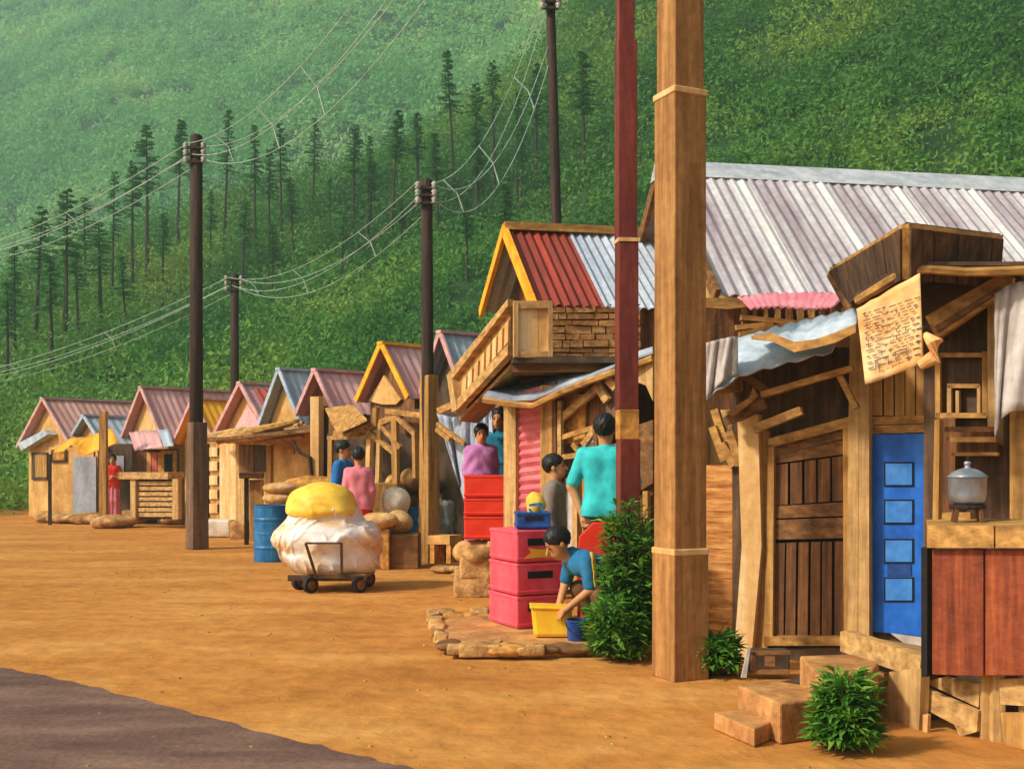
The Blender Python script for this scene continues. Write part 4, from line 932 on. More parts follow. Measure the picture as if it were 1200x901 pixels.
# eave timber band, pink valance
ev = VP(820, 10.55, 1010, 10.75)
mb = MB(); rect(mb, ev, 822, 358, 1200, 480, .05, -.3); mb.build('eave_wall', 'brown_v', t)
for i in range(11):
    x = 868+i*13; mb = MB(); rect(mb, ev, x, 362, x+random.uniform(4,8), 396+random.uniform(-6,4), .05, -.22+random.uniform(0,.05)); mb.build('eave_stud', random.choice(['ochre_v','tan_v','brown_v']), t)
for s in ((866,392,990,368,.05),(868,372,930,378,.05),(862,384,905,380,.05)):
    mb = MB(); stick(mb, ev, *s[:4], s[4], .05, off=-.14); mb.build('eave_rail', 'ochre_h', t)
drape_thing('pink_valance', 'strip of pink corrugated tin under the eave of the big roof', 'valance', ev, [(864,349),(900,344),(950,343),(993,344)], [(880,362),(910,360),(950,363),(975,361)], .0, .22, 'pinkroof', 40, group=None)
M['pinkv'] = mat('pink_painted_tin', col(222,120,132), col(240,158,164), scale=(3,3,3), rough=.55, bump=.05)
C.objects['pink_valance'].data.materials[0] = M['pinkv']
mb = MB(); plate(mb, ev, [(824,350),(862,350),(880,360),(850,363),(826,361)], .05, .05); o = mb.build('eave_plate', 'ochre_h'); tag(o, 'ochre board under the eave between the big square post and the pink valance', 'board')
# ------------------------------------------------------------ near shacks
fa = VP(868, 8.6, 1090, 7.9)
ns = t = thing('plank_shack', 'dark timber shack with a narrow plank door behind the stone steps', 'shack', XG(930, 8.4))
mb = MB(); rect(mb, fa, 862, 408, 1024, 800, .08, -.14); mb.build('wall', 'dark_v', t)
mb = MB(); rect(mb, fa, 826, 545, 868, 775, .04, -.12); mb.build('woven_panel', 'wicker', t)
mb = MB(); plate(mb, fa, [(869,488),(893,486),(897,640),(884,780),(864,780),(874,640)], .1, .02); mb.build('post', 'cream', t)
mb = MB(); plate(mb, fa, [(894,505),(905,505),(903,775),(885,775),(894,640)], .07, -.02); mb.build('post', 'ochre_v', t)
door = MB(); rect(door, fa, 905, 512, 996, 752, .02, -.03); door = door.build('plank_door', 'black', t)
for q in ([(903,514),(999,488),(999,500),(903,525)], [(903,520),(910,522),(908,755),(898,755)], [(990,495),(1000,492),(1000,755),(991,755)], [(898,744),(1000,744),(1000,755),(898,755)]):
    mb = MB(); plate(mb, fa, q, .06, .012); mb.build('door_frame', 'ochre_v' if abs(q[0][0]-q[1][0]) < 20 else 'ochre_h', door)
mb = MB(); planks(mb, fa, [(909,545),(991,534),(991,586),(909,592)], 5, .02, 0, True, .12, .008); mb.build('upper_boards', 'brown_v', door)
mb = MB(); planks(mb, fa, [(908,636),(991,634),(991,744),(906,744)], 6, .02, 0, True, .14, .01); mb.build('lower_boards', 'brown_v', door)
for q in ([(909,523),(991,502),(991,514),(909,534)], [(909,534),(991,515),(991,532),(909,543)], [(908,593),(991,588),(991,604),(908,607)], [(908,609),(991,606),(991,630),(908,632)]):
    mb = MB(); plate(mb, fa, q, .03, .002); mb.build('cross_board', 'brown_h', door)
mb = MB(); rect(mb, fa, 884, 757, 1000, 800, .06, -.02); mb.build('sill', 'dark', t)
mb = MB(); planks(mb, fa, [(1000,392),(1023,392),(1023,745),(996,745)], 2, .12, 0, True, .03, .01); mb.build('post', 'tan_v', t)
for s in ((893,463,1000,431,.045,.35),(884,503,940,481,.06,.45),(984,440,1004,478,.04,.3),(840,418,904,462,.05,.1),(846,520,862,545,.07,.05),(855,505,868,545,.06,.08),(836,500,850,540,.06,.02),(838,480,850,520,.06,-.02)):
    mb = MB(); stick(mb, fa, *s[:4], s[4], .06, off=s[5]); mb.build('loose_beam', 'ochre_h', t)
mb = MB(); plate(mb, fa, [(850,490),(888,460),(895,463),(901,478),(870,493),(853,498)], .05, .25); mb.build('jagged_plank', 'brown_h', t)
mb = MB(); plate(mb, fa, [(852,484),(880,466),(884,454),(890,464),(862,488)], .04, .31); mb.build('jagged_plank', 'ochre_h', t)
for q in ([(843,438),(847,438),(849,462),(845,462)], [(845,457),(871,453),(871,458),(845,463)], [(866,436),(870,436),(871,457),(867,457)]):
    mb = MB(); plate(mb, fa, q, .3, .1); mb.build('box_frame', 'ochre_h', t)
mb = MB(); rect(mb, fa, 846, 438, 868, 458, .05, .05); mb.build('box_back', 'dark', t)
# tin sheets over the door
drape_thing('tin_sheet', 'large pale tin sheet sagging over the plank door', 'roof sheet', fa, [(824,405),(870,394),(930,388),(985,384)], [(824,470),(868,440),(920,426),(975,412)], -.0, .55, 'tin', 16)
drape_thing('tin_sheet', 'upper pale tin sheet with a torn ochre edge left of the notice', 'roof sheet', fa, [(884,392),(925,380),(965,371),(1004,362)], [(884,395),(914,397),(934,406),(957,403),(980,396),(1004,389)], -.25, .75, 'tin', 20)
fe = [(882,394),(905,398),(932,409),(957,406),(980,398),(1004,388)]
mb = MB(); n = len(fe); mb.ext([fa.at(x,y-(0 if i == 0 else 8),.79) for i,(x,y) in enumerate(fe)]+[fa.at(x,y+(2 if i % 2 else 4),.79) for i,(x,y) in reversed(list(enumerate(fe)))], fa.n*.03); o = mb.build('edge_board', 'ochre_h'); tag(o, 'ragged ochre edging board along the upper tin sheet', 'board')
wavy('hanging_cloth', 'pale grey cloth hanging in folds beside the big square post', 'cloth', fa, [(826,402),(842,398),(856,395),(864,394)], [(826,468),(840,454),(852,442),(864,439)], 'cloth_white', amp=.03, off=.56, fr=2)
# blue door shack
bd = t = thing('blue_door_shack', 'narrow shack with a bright blue panelled door below the hanging notice', 'shack', XG(1055, 7.95))
mb = MB(); rect(mb, fa, 1022, 340, 1100, 800, .08, -.12); mb.build('wall', 'dark_v', t)
mb = MB(); planks(mb, fa, [(1023,400),(1087,400),(1087,487),(1023,487)], 5, .03, -.03, True, .1, .01); mb.build('upper_boards', 'ochre_v', t)
mb = MB(); planks(mb, fa, [(1023,488),(1087,486),(1087,507),(1023,509)], 2, .03, -.03, False, .06, .004); mb.build('lintel_boards', 'ochre_h', t)
mb = MB(); plate(mb, fa, [(1024,509),(1087,508),(1084,745),(1022,739)], .04, -.03); door = mb.build('blue_door', 'blue', t, bevel=.006)
for y in (542, 586, 632, 677):
    mb = MB(); rect(mb, fa, 1036, y-1, 1071, y+28, .006, .012); f = mb.build('panel_frame', 'black', door)
    mb = MB(); rect(mb, fa, 1038, y+1, 1069, y+26, .008, .016); mb.build('panel', 'blue_pane', f)
mb = MB(); rect(mb, fa, 1040, 661, 1068, 674, .006, .012); mb.build('lock_plate', 'blue_plastic', door)
mb = MB(); plate(mb, fa, [(1045,741),(1084,746),(1084,758),(1060,752)], .04, -.02); mb.build('threshold', 'cloth_white', t)
# box-like roof over the right shacks
kr = t = thing('kiosk_roof', 'dark boxed plank canopy with ochre edges above the notice', 'canopy', (2.9,7.3,2.5))
zt = P(0,266,6.8).z; zb_ = P(0,322,6.8).z
c0 = P(1062,266,6.8); cl = XG(976,8.35); cr_ = XG(1172,7.15)
def zed(p, z): return Vector((p.x, p.y, z))
cl2 = XG(1000,8.1); cr2 = XG(1168,7.25); c02 = XG(1062,6.95)
def boards(A1, B1, A2, B2, n, m, nm, th_=.03, gap=.04):
    mb = MB(); nn = (B1-A1).cross(A2-A1).normalized()
    if nn.y > 0: nn = -nn
    for i in range(n):
        u0 = (i+gap)/n; u1 = (i+1-gap)/n; o = nn*random.uniform(0,.012); mb.ext([A1.lerp(B1,u0)+o, A1.lerp(B1,u1)+o, A2.lerp(B2,u1)+o, A2.lerp(B2,u0)+o], nn*th_)
    return mb.build(nm, m, t)
boards(zed(cl,zt), zed(c0,zt), zed(cl2,zb_+.02), zed(c02,zb_), 9, 'dark_v', 'fascia')
boards(zed(c0,zt), zed(cr_,zt), zed(c02,zb_), zed(cr2,zb_), 8, 'dark_v', 'fascia')
mb = MB(); mb.ext([zed(cl,zt), zed(c0,zt), zed(cr_,zt), zed(cr_,zt)+Vector((.1,1.3,0)), zed(cl,zt)+Vector((.3,.6,0))], (0,0,.03)); mb.build('top_board', 'dark', t)
for a_, b_ in ((zed(cl,zt),zed(c0,zt)),(zed(c0,zt),zed(cr_,zt))): mb = MB(); mb.beam(a_, b_, .05, .035, jit=.1); mb.build('edge_strip', 'ochre_h', t)
mb = MB(); mb.beam(zed(c0,zt), zed(c02,zb_), .045, .03); mb.build('corner_strip', 'ochre_v', t)
mb = MB(); mb.beam(zed(cl,zt), zed(cl2,zb_-.02), .05, .12); mb.build('end_board', 'brown_h', t)
pl6 = VP(1000, 7.3, 1200, 6.9)
e2 = [P(1005,352,7.5), P(1035,334,7.2), P(1062,317,6.95), P(1090,316,6.9), P(1130,319,6.9), P(1215,317,6.8)]
mb = MB(); mb.tube(e2, [.03,.035,.03,.028,.03,.03], 6); mb.build('lower_edge', 'ochre_h', t)
mb = MB(); mb.ext([e2[0]+Vector((.0,.0,.03)), e2[2]+ZV*.03, e2[5]+ZV*.03, e2[5]+Vector((.3,1.6,.05)), e2[0]+Vector((.1,.5,.05))], (0,0,.025)); mb.build('lower_roof', 'dark', t)
# back of the right stall
rk = VP(1088, 7.7, 1200, 7.3); t = thing('tea_stall', 'open tea stall back with dark boards, shelves and small window frame', 'stall', XG(1150, 7.5))
mb = MB(); rect(mb, rk, 1086, 322, 1230, 800, .06, -.05); mb.build('back_wall', 'dark_v', t)
mb = MB(); plate(mb, rk, [(1068,322),(1200,322),(1200,345),(1100,400),(1082,388)], .04, .1); mb.build('valance_board', 'dark', t)
mb = MB(); plate(mb, rk, [(1088,372),(1176,322),(1190,326),(1188,342),(1172,350),(1101,398)], .06, .3); f = mb.build('slanting_board', 'ochre_h', t)
mb = MB(); plate(mb, rk, [(1096,383),(1170,337),(1174,341),(1100,389)], .02, .362); mb.build('board_groove', 'brown_h', f)
for s, m in (((1099,414,1158,419),'ochre_h'),((1099,484,1158,490),'ochre_h'),((1098,414,1104,490),'ochre_v'),((1153,412,1159,488),'ochre_v'),((1112,450,1150,455),'ochre_h'),((1112,452,1117,486),'tan_v'),((1147,452,1151,484),'tan_v'),((1122,458,1126,484),'tan_v')):
    mb = MB(); rect(mb, rk, *s, .04, .04); mb.build('window_frame', m, t)
for s, m, o in (((1110,500,1178,506),'brown_h',.25),((1112,512,1170,518),'ochre_h',.25),((1118,530,1172,534),'ochre_h',.2),((1120,506,1165,513),'brown_v',.1),((1122,518,1170,530),'brown_v',.1),((1160,345,1174,505),'tan_v',.12),((1100,490,1122,615),'brown_v',.06),((1100,600,1140,615),'ochre_h',.3),((1186,430,1230,620),'ochre_v',.2)):
    mb = MB(); rect(mb, rk, *s, .05, o); mb.build('shelf_board', m, t)
mb = MB(); plate(mb, rk, [(1100,492),(1106,492),(1104,640),(1097,640)], .08, .3); mb.build('post', 'ochre_v', t)
wavy('hanging_cloth', 'long grey-brown cloth hanging at the far right of the tea stall', 'cloth', rk, [(1166,345),(1180,335),(1195,330),(1215,330)], [(1166,512),(1172,492),(1184,482),(1215,480)], 'cloth_white', amp=.03, off=.42, fr=1.5)
# notice
nt_ = VP(1004, 7.0, 1092, 6.7)
top = [(1004,362),(1012,358),(1020,352),(1030,348),(1040,341),(1052,334),(1064,328),(1078,320)]; bot = [(1014,450),(1024,448),(1040,442),(1055,436),(1070,430),(1082,425)]
o = wavy('notice', 'creased orange-cream notice sheet with rows of faded handwriting', 'notice', nt_, top, bot, 'paper', amp=.012, fr=1.2, solid=.006)
o['label'] = 'creased orange-cream notice sheet with rows of faded handwriting'
mb = MB(); r2 = random.Random(4)
for row in range(10):
    y = 368+row*7.3; x = 1011+row*.7
    while x < 1074:
        wv = r2.uniform(3,9); sl_ = -.30
        yy = y+(x-1011)*sl_+r2.uniform(-.6,.6)
        if yy > 322+(1078-x)*.5+4:
            plate(mb, nt_, [(x,yy),(x+wv,yy+wv*sl_),(x+wv,yy+wv*sl_+1.1),(x,yy+1.3)], .003, .02)
            if r2.random() < .4: plate(mb, nt_, [(x+wv*.4,yy-1.5),(x+wv*.4+.9,yy-1.5),(x+wv*.4+.9,yy+3),(x+wv*.4,yy+3)], .003, .0205)
        x += wv+r2.uniform(1.5,4)
for q in ((1026,432,1026,422),(1026,422,1040,417),(1040,417,1041,427),(1050,424,1049,412),(1049,412,1062,408),(1062,408,1063,420)):
    dx = .9; plate(mb, nt_, [(q[0],q[1]),(q[0]+dx,q[1]+dx),(q[2]+dx,q[3]+dx),(q[2],q[3])], .003, .0215)
wo = mb.build('handwriting', 'ink'); 
for v in wo.data.vertices: v.co -= o.location
wo.parent = o
mb = MB(); cc = nt_.at(1082,410,-.03); mb.tube([nt_.at(1078,428,.0), nt_.at(1094,420,.0), nt_.at(1096,402,.0), nt_.at(1084,392,-.02)], [.03,.05,.05,.02], 10); wo = mb.build('curled_corner', 'paper')
for v in wo.data.vertices: v.co -= o.location
wo.parent = o
# ------------------------------------------------------------ counter and rust red panels
ct_ = VP(1092, 6.1, 1200, 5.75); t = thing('stall_counter', 'roadside counter with ochre top and rust red front panels', 'counter', XG(1150, 5.9))
for i, (x0, x1) in enumerate(((1092,1170),(1172,1240))):
    mb = MB(); rect(mb, ct_, x0, 615, x1, 641, .06, .03); mb.build('fascia_board', 'ochre_h', t)
for i, (x0, x1) in enumerate(((1096,1156),(1158,1215))):
    mb = MB(); plate(mb, ct_, [(x0,643),(x1,643),(x1,791-i),(x0,789+i)], .04, .0); mb.build('rust_panel', 'rust_panel', t, bevel=.004)
mb = MB(); a_ = ct_.at(1092,617,0); b_ = ct_.at(1240,617,0); mb.ext([a_, b_, b_+Vector((.25,.75,0)), a_+Vector((.25,.75,0))], (0,0,-.03)); mb.build('counter_top', 'ochre_h', t)
mb = MB(); rect(mb, ct_, 1089, 640, 1096, 790, .1, -.05); mb.build('gap_shade_strip', 'black', t)  # near-black strip, darkness of the gap put in as colour
for x0, x1, yb in ((1150,1158,868),(1161,1174,895),(1196,1204,905)):
    p0 = ct_.at((x0+x1)/2, 780, -.1); w_ = (x1-x0)/FP*6; mb = MB(); mb.beam((p0.x,p0.y,0), p0, w_, w_*1.1, jit=.15); mb.build('leg', 'tan_v', t)
ps = Vector((0,0,0)); c = P(1151, 590, 6.15); zc = ct_.at(1150,617,0).z
t = thing('gas_burner', 'small iron burner stand under the aluminium pot', 'burner', (c.x,c.y+.2,zc))
bc = Vector((c.x,c.y+.2,zc)); MB().lathe(bc+ZV*.075, [(.095,0),(.1,.01),(.1,.025),(.08,.025)], 16).build('ring', 'pole_dark', t)
for k in range(4): an = k*math.pi/2+.5; mb = MB(); mb.beam(bc+Vector((.1*math.cos(an),.1*math.sin(an),0)), bc+Vector((.085*math.cos(an),.085*math.sin(an),.08)), .02,.02); mb.build('leg', 'brown_v', t)
t = thing('cooking_pot', 'dull aluminium cooking pot with a domed lid on the stall counter', 'pot', bc+ZV*.1)
MB().lathe(bc+ZV*.1, [(.07,0),(.095,.02),(.102,.06),(.104,.15),(.108,.155)], 28).build('pot_body', 'alum', t, smooth=True)
MB().lathe(bc+ZV*.255, [(.11,0),(.108,.008),(.085,.03),(.05,.047),(.018,.055),(.014,.07),(.02,.078),(.018,.09),(.004,.094)], 28).build('lid', 'alum', t, smooth=True)
# broken boards and retaining timber under the counter
fl = VP(995, 6.9, 1100, 6.15)
t = thing('timber_plinth', 'tan timber plinth boards below the blue door', 'plinth', XG(1050, 6.5))
mb = MB(); plate(mb, fl, [(994,739),(1000,738),(1090,768),(1086,798),(1060,785),(994,762)], .06, .0); mb.build('beam', 'tan_h', t)
mb = MB(); plate(mb, fl, [(1052,786),(1090,782),(1086,880),(1042,878)], .06, .02); mb.build('upright', 'tan_v', t)
mb = MB(); plate(mb, fl, [(1029,785),(1044,788),(1040,868),(1028,868)], .05, -.06); mb.build('upright', 'ochre_v', t)
mb = MB(); plate(mb, fl, [(994,755),(1100,780),(1100,882),(994,858)], .05, -.2); mb.build('dark_backing', 'shade', t)
mb = MB(); a_, b_ = fl.at(996,742,-.2), fl.at(1100,772,-.1); c_, d_ = fa.at(1100,760,-.1), fa.at(996,752,-.1); mb.ext([a_,b_,c_,d_], (0,0,-.05)); mb.build('deck', 'tan_h', t)
t = thing('broken_boards', 'splintered tan boards lying under the rust red counter', 'boards', XG(1150, 5.9))
bl = VP(1085, 6.2, 1200, 5.75)
for i, (q, o, m) in enumerate((([(1086,798),(1110,792),(1152,800),(1150,828)], -.1, 'tan_h'), ([(1090,806),(1150,832),(1148,856),(1128,862),(1122,848),(1092,832)], -.08, 'tan_h'), ([(1174,795),(1230,792),(1230,828),(1176,824)], -.1, 'tan_h'), ([(1176,834),(1230,834),(1230,905),(1184,905)], -.12, 'ochre_v'), ([(1085,836),(1091,836),(1089,887),(1084,887)], -.05, 'cream'))):
    mb = MB(); plate(mb, bl, q, .03, o+.02*i); mb.build('board', m, t)
mb = MB(); rect(mb, bl, 1086, 790, 1240, 900, .05, -.5); mb.build('dark_backing', 'shade', t)  # dark sheet, colour stands in for the shade beneath the boards
# steps
t = thing('stone_steps', 'three worn clay-coloured steps rising to the plank door', 'steps', (1.6,6.3,0))
def slab(nm, pts, z, h_, m, par_=None, ov=.0):
    mb = MB(); b = [G(x, y, z) for x, y in pts]; mb.ext([p-ZV*h_ for p in b], ZV*h_); return mb.build(nm, m, par_ or t, bevel=.012)
slab('step', [(836,834),(880,828),(922,838),(884,854)], .10, .098, 'concrete')
slab('step', [(864,802),(905,796),(964,806),(960,818),(914,824)], .22, .218, 'concrete')
slab('step', [(937,768),(1000,766),(1030,776),(1022,786),(965,793),(955,788)], .34, .338, 'concrete')
slab('shade_core', [(905,800),(1030,770),(1035,800),(985,845),(925,838)], .12, .118, 'shade')  # dark slab standing in for the shadow between the steps
crate_box('wooden_crate', 'small dark open tray leaning under the plank door', 'tray', 880, 762, 926, 790, 7.6, .12, 'dark', bottom=None)
mb = MB(); fpx = VP(880,7.5,926,7.45)
for q in ([(880,762),(926,762),(926,766),(880,767)],[(880,784),(926,784),(926,789),(880,789)],[(880,763),(885,763),(885,788),(880,788)],[(896,768),(908,768),(908,780),(896,780)]): plate(mb, fpx, q, .02, .06)
tt = mb.build('tray_frame', 'brown_h'); tr_ = C.objects['wooden_crate']
for v in tt.data.vertices: v.co -= tr_.location
tt.parent = tr_
mb = MB(); plate(mb, VP(865,7.4,885,7.4), [(876,757),(879,758),(874,793),(868,793)], .02); o = mb.build('leaning_slat', 'cloth_white'); tag(o, 'thin pale slat leaning beside the small dark tray', 'slat')
# ------------------------------------------------------------ big square post, red pole
b = XG(797, 7.7); t = thing('square_post', 'huge square wooden post with two pale bands standing in the dirt', 'post', b)
rz = math.radians(25); zt = 7.7; z1 = P(0,645,7.7).z; z2 = P(0,113,7.7).z
for z0, zz, w_ in ((0,z1,.285),(z1,z2,.262),(z2,zt,.235)):
    mb = MB(); mb.box((b.x,b.y,(z0+zz)/2), (w_,w_,zz-z0), rz, .985); mb.build('shaft', 'post_big', t, bevel=.008)
for z, w_ in ((z1,.29),(z2,.275)):
    mb = MB(); mb.box((b.x,b.y,z), (w_,w_,.045), rz); mb.build('band', 'cream', t, bevel=.008)
b = XG(736, 8.9); t = thing('red_pole', 'slim maroon pole with an unpainted patch beside the man in turquoise', 'pole', b)
zs = [0, P(0,515,8.9).z, P(0,480,8.9).z, P(0,283,8.9).z, P(0,50,8.9).z, 6.2]; ws = [.165,.16,.16,.155,.13]; ms = ['maroon','ochre','maroon','maroon','maroon']
for i in range(5):
    r_ = ws[i]/2; mb = MB(); mb.box((b.x-.006*i,b.y,(zs[i]+zs[i+1])/2), (r_*2,r_*2,zs[i+1]-zs[i]), .12); mb.build('shaft', ms[i], t, bevel=.006)
mb = MB(); mb.box((b.x-.01,b.y,zs[3]), (.175,.175,.03), .12); mb.build('band', 'cream', t)
# ------------------------------------------------------------ bushes
def bush(label, px, Y, w_, h_, n, ll=.11, seed=0, group='leafy bushes', zoff=0):
    r = random.Random(seed); b = XG(px, Y, zoff); t = thing('bush', label, 'bush', b, group)
    sb = MB(); lb = MB()
    for k in range(n):
        a = r.uniform(0,6.283); q = r.random()**.6; zz = h_*r.uniform(.12,1)*(1-.22*q*q); R = w_/2*q
        tip = b+Vector((math.cos(a)*R, math.sin(a)*R*.8, zz)); base = b+Vector((math.cos(a)*R*.25, math.sin(a)*R*.25, zz*.25))
        md = base.lerp(tip,.55)+Vector((0,0,-.02)); sb.tube([base,md,tip], [.006,.005,.003], 4, cap=False)
        for j in range(r.randint(7,11)):
            u = r.uniform(.45,1.05); c = base.lerp(tip,u); aa = a+r.uniform(-1.5,1.5); el = r.uniform(-.1,1.0)
            d = Vector((math.cos(aa)*math.cos(el), math.sin(aa)*math.cos(el), math.sin(el))); L = ll*r.uniform(.6,1.25); s = d.cross(Vector((r.uniform(-.4,.4),r.uniform(-.4,.4),1))).normalized()*L*.14; up = s.cross(d).normalized()
            k0 = len(lb.v); lb.v += [c, c+d*L*.45+s+up*L*.06, c+d*L-ZV*L*.18, c+d*L*.45-s+up*L*.06, c+d*L*.5]
            lb.f += [(k0,k0+1,k0+4),(k0+1,k0+2,k0+4),(k0+2,k0+3,k0+4),(k0+3,k0,k0+4)]
    sb.build('stems', 'bark', t); lb.build('foliage', 'leaf_bush', t); return t
bush('tall dense bush between the maroon pole and the huge square post', 738, 8.55, .48, 1.22, 330, .13, 1)
bush('low spreading bush at the foot of the tall bush', 722, 8.3, .42, .5, 190, .12, 2)
bush('small bush growing between the huge square post and the woven panel', 839, 7.75, .34, .3, 90, .13, 3)
bush('rounded bush in front of the stone steps', 993, 5.72, .34, .42, 210, .10, 4)
# ------------------------------------------------------------ crates, platform, basins
def plastic_crate(label, xl, xc, xr, Yc, z0, h, ang, m, group, holes=True, patch=None, wl=None):
    """near vertical edge at pixel xc; front goes right to xr, side goes left to xl"""
    c = XG(xc, Yc, z0); t = thing('plastic_crate', label, 'crate', c, group)
    fd = Vector((math.cos(ang), math.sin(ang), 0)); sd = Vector((-math.sin(ang), math.cos(ang), 0))
    ur = (xr-600)/FP; fl_ = (ur*Yc-c.x)/(fd.x-ur*fd.y); ul_ = (xl-600)/FP; sl_ = (ul_*Yc-c.x)/(sd.x-ul_*sd.y) if wl is None else wl
    mb = MB(); e = .012
    mb.ext([c+ZV*.0, c+fd*fl_, c+fd*fl_+sd*sl_, c+sd*sl_], ZV*(h-.006)); bo = mb.build('shell', m, t, bevel=.012)
    for z in (h-.035, .012):
        mb = MB(); o = .006; mb.ext([c-fd*o-sd*o+ZV*z, c+fd*(fl_+o)-sd*o+ZV*z, c+fd*(fl_+o)+sd*(sl_+o)+ZV*z, c-fd*o+sd*(sl_+o)+ZV*z], ZV*.03); mb.build('rim', m, t, bevel=.008)
    if holes:
        for (p0, dr, ln, nn) in ((c, fd, fl_, -sd),):
            m0 = p0+dr*ln*.5+ZV*h*.62; hw_ = ln*.27; hh = h*.11
            mb = MB(); mb.ext([m0-dr*hw_-ZV*hh+nn*.002, m0+dr*hw_-ZV*hh+nn*.002, m0+dr*hw_+ZV*hh+nn*.002, m0-dr*hw_+ZV*hh+nn*.002], nn*.004); mb.build('handle_slot', 'black', t)
    if patch:
        m0 = c+fd*fl_*.55+ZV*h*.26; nn = -sd; pts = [(-.17,-.05),(-.03,-.04),(.1,-.05),(.17,-.03),(.13,.01),(.16,.055),(0,.04),(-.13,.06),(-.1,.01)]
        mb = MB(); mb.ext([m0+fd*x*fl_/.42+ZV*y*.8+nn*.003 for x, y in pts], nn*.004); mb.build('tape_patch', 'yellow_plastic', t)
    return t, c, fd, sd, fl_, sl_
fpz = [(0.085,.272),(.362,.272),(.639,.272)]
lbs = ['bottom rose red crate of the stack beside the bending man','middle rose red crate of the stack beside the bending man','top rose red crate with torn yellow tape beside the bending man']
for i, (z, h) in enumerate(fpz):
    r = plastic_crate(lbs[i], 573+i*.6, 606, 660-i*.5, 9.3, z+.008, h, math.radians(26), 'pinkred_crate', 'rose red crates in the near stack', True, i == 2)
topz = .639+.272+.008
rr = plastic_crate('small navy blue crate on top of the rose red stack', 602, 606, 645, 9.42, topz, .15, math.radians(4), 'blue_plastic', None, True, wl=.3)
cb = XG(628, 9.55, topz+.1)
blob('bundle', 'tan and blue wrapped bundle sticking out of the small navy blue crate', 'bundle', (cb.x,cb.y,topz+.2), (.085,.07,.12), 'c_yellow', None, .1, 20, 1, h=.012)
mb = MB()
for s in ((620,592,634,590),(634,590,637,604),(620,596,626,604)): stick(mb, Plane(Vector((0,9.46,0)),(0,-1,0)), *s, .022, .02, off=.01, jit=0)
o = mb.build('blue_strap', 'drum'); o.parent = C.objects['bundle']
for v in o.data.vertices: v.co -= C.objects['bundle'].location
ls2 = ['bottom bright red crate of the stack in front of the two women','middle bright red crate of the stack in front of the two women','top bright red crate of the stack in front of the two women']
z = P(0,632,12.2).z
for i, h in enumerate((.262,.2,.255)):
    plastic_crate(ls2[i], 541, 544, 599, 12.2, z, h-.006, math.radians(2), 'red_crate', 'bright red crates in the tall stack', False, wl=.4); z += h
t = thing('stone_block', 'rough pile of ochre stones carrying the bright red crates', 'stone pile', XG(571,12.45))
for k, (dx, z_, rx_, rz_) in enumerate(((-.16,.13,.22,.16),(.18,.12,.2,.15),(.0,.32,.34,.13),(-.12,.48,.26,.15),(.18,.5,.2,.14))):
    c_ = XG(571,12.45); blob('stone', None, None, (c_.x+dx,12.45-.03*(k%2),z_), (rx_,.28,rz_), 'stone', None, .1, 7, k*2.1, h=.022, parent=t, box=k % 2 == 0)
for i, s in enumerate(((530,640,560,.34,.05),(548,672,575,.3,.05),(560,660,580,.3,.06),(528,665,540,.3,.05))):
    p = G(s[0], s[1]+6); blob('boulder', ['flat stone in front of the small arched stool','flat stone nearest the rose red crates','stone beside the ochre block','flat stone at the foot of the pale sleeve'][i], 'stone', (p.x,p.y,.05), (.28,.2,.06), 'stone', 'flat stones below the bright red crates', .15, 7, i+4, h=.025)
# arched stool
fp = VP(517, 15.4, 542, 15.2); t = thing('stool', 'small tan stool with an arched dark opening', 'stool', XG(530, 15.3))
mb = MB(); rect(mb, fp, 517, 626, 542, 636, .3, -.15); mb.build('seat', 'tan', t); 
for a_, b_ in ((518,523),(537,542)): mb = MB(); rect(mb, fp, a_, 636, b_, 658, .28, -.14); mb.build('leg', 'ochre', t)
mb = MB(); rect(mb, fp, 522, 636, 538, 657, .03, -.13); mb.build('dark_opening_panel', 'black', t)  # black panel imitates the dark under the stool's arch
# low platform with rough rim
t = thing('stone_platform', 'low ochre platform with a cracked raised rim under the rose red crates', 'platform', G(600,755))
mb = MB(); q = [G(512,738),G(530,768),G(620,772),G(692,768),G(700,742),G(640,722),G(575,728)]; mb.ext([p+ZV*.001 for p in q], ZV*.086); mb.build('slab', 'concrete', t, bevel=.015)
rim = [((508,728),(520,764)),((520,764),(545,772)),((545,772),(582,768)),((582,768),(612,773)),((612,773),(650,768)),((650,768),(694,770)),((508,728),(545,732)),((545,732),(578,724))]
for i, (a_, b_) in enumerate(rim):
    pa, pb = G(*a_), G(*b_); n_ = max(1, round((pb-pa).length/.2))
    for k in range(n_):
        m_ = pa.lerp(pb, (k+.5)/n_); l_ = (pb-pa)/n_
        blob('rim_stone', None, None, (m_.x, m_.y, .062), (abs(l_.x)*.6+.05, abs(l_.y)*.55+.05, .046+random.uniform(-.012,.012)), ['stone','brown_h','stone','ochre'][(i+k) % 4], None, .16, 13, i*1.3+k, h=.014, parent=t, box=(i+k) % 2 == 0)
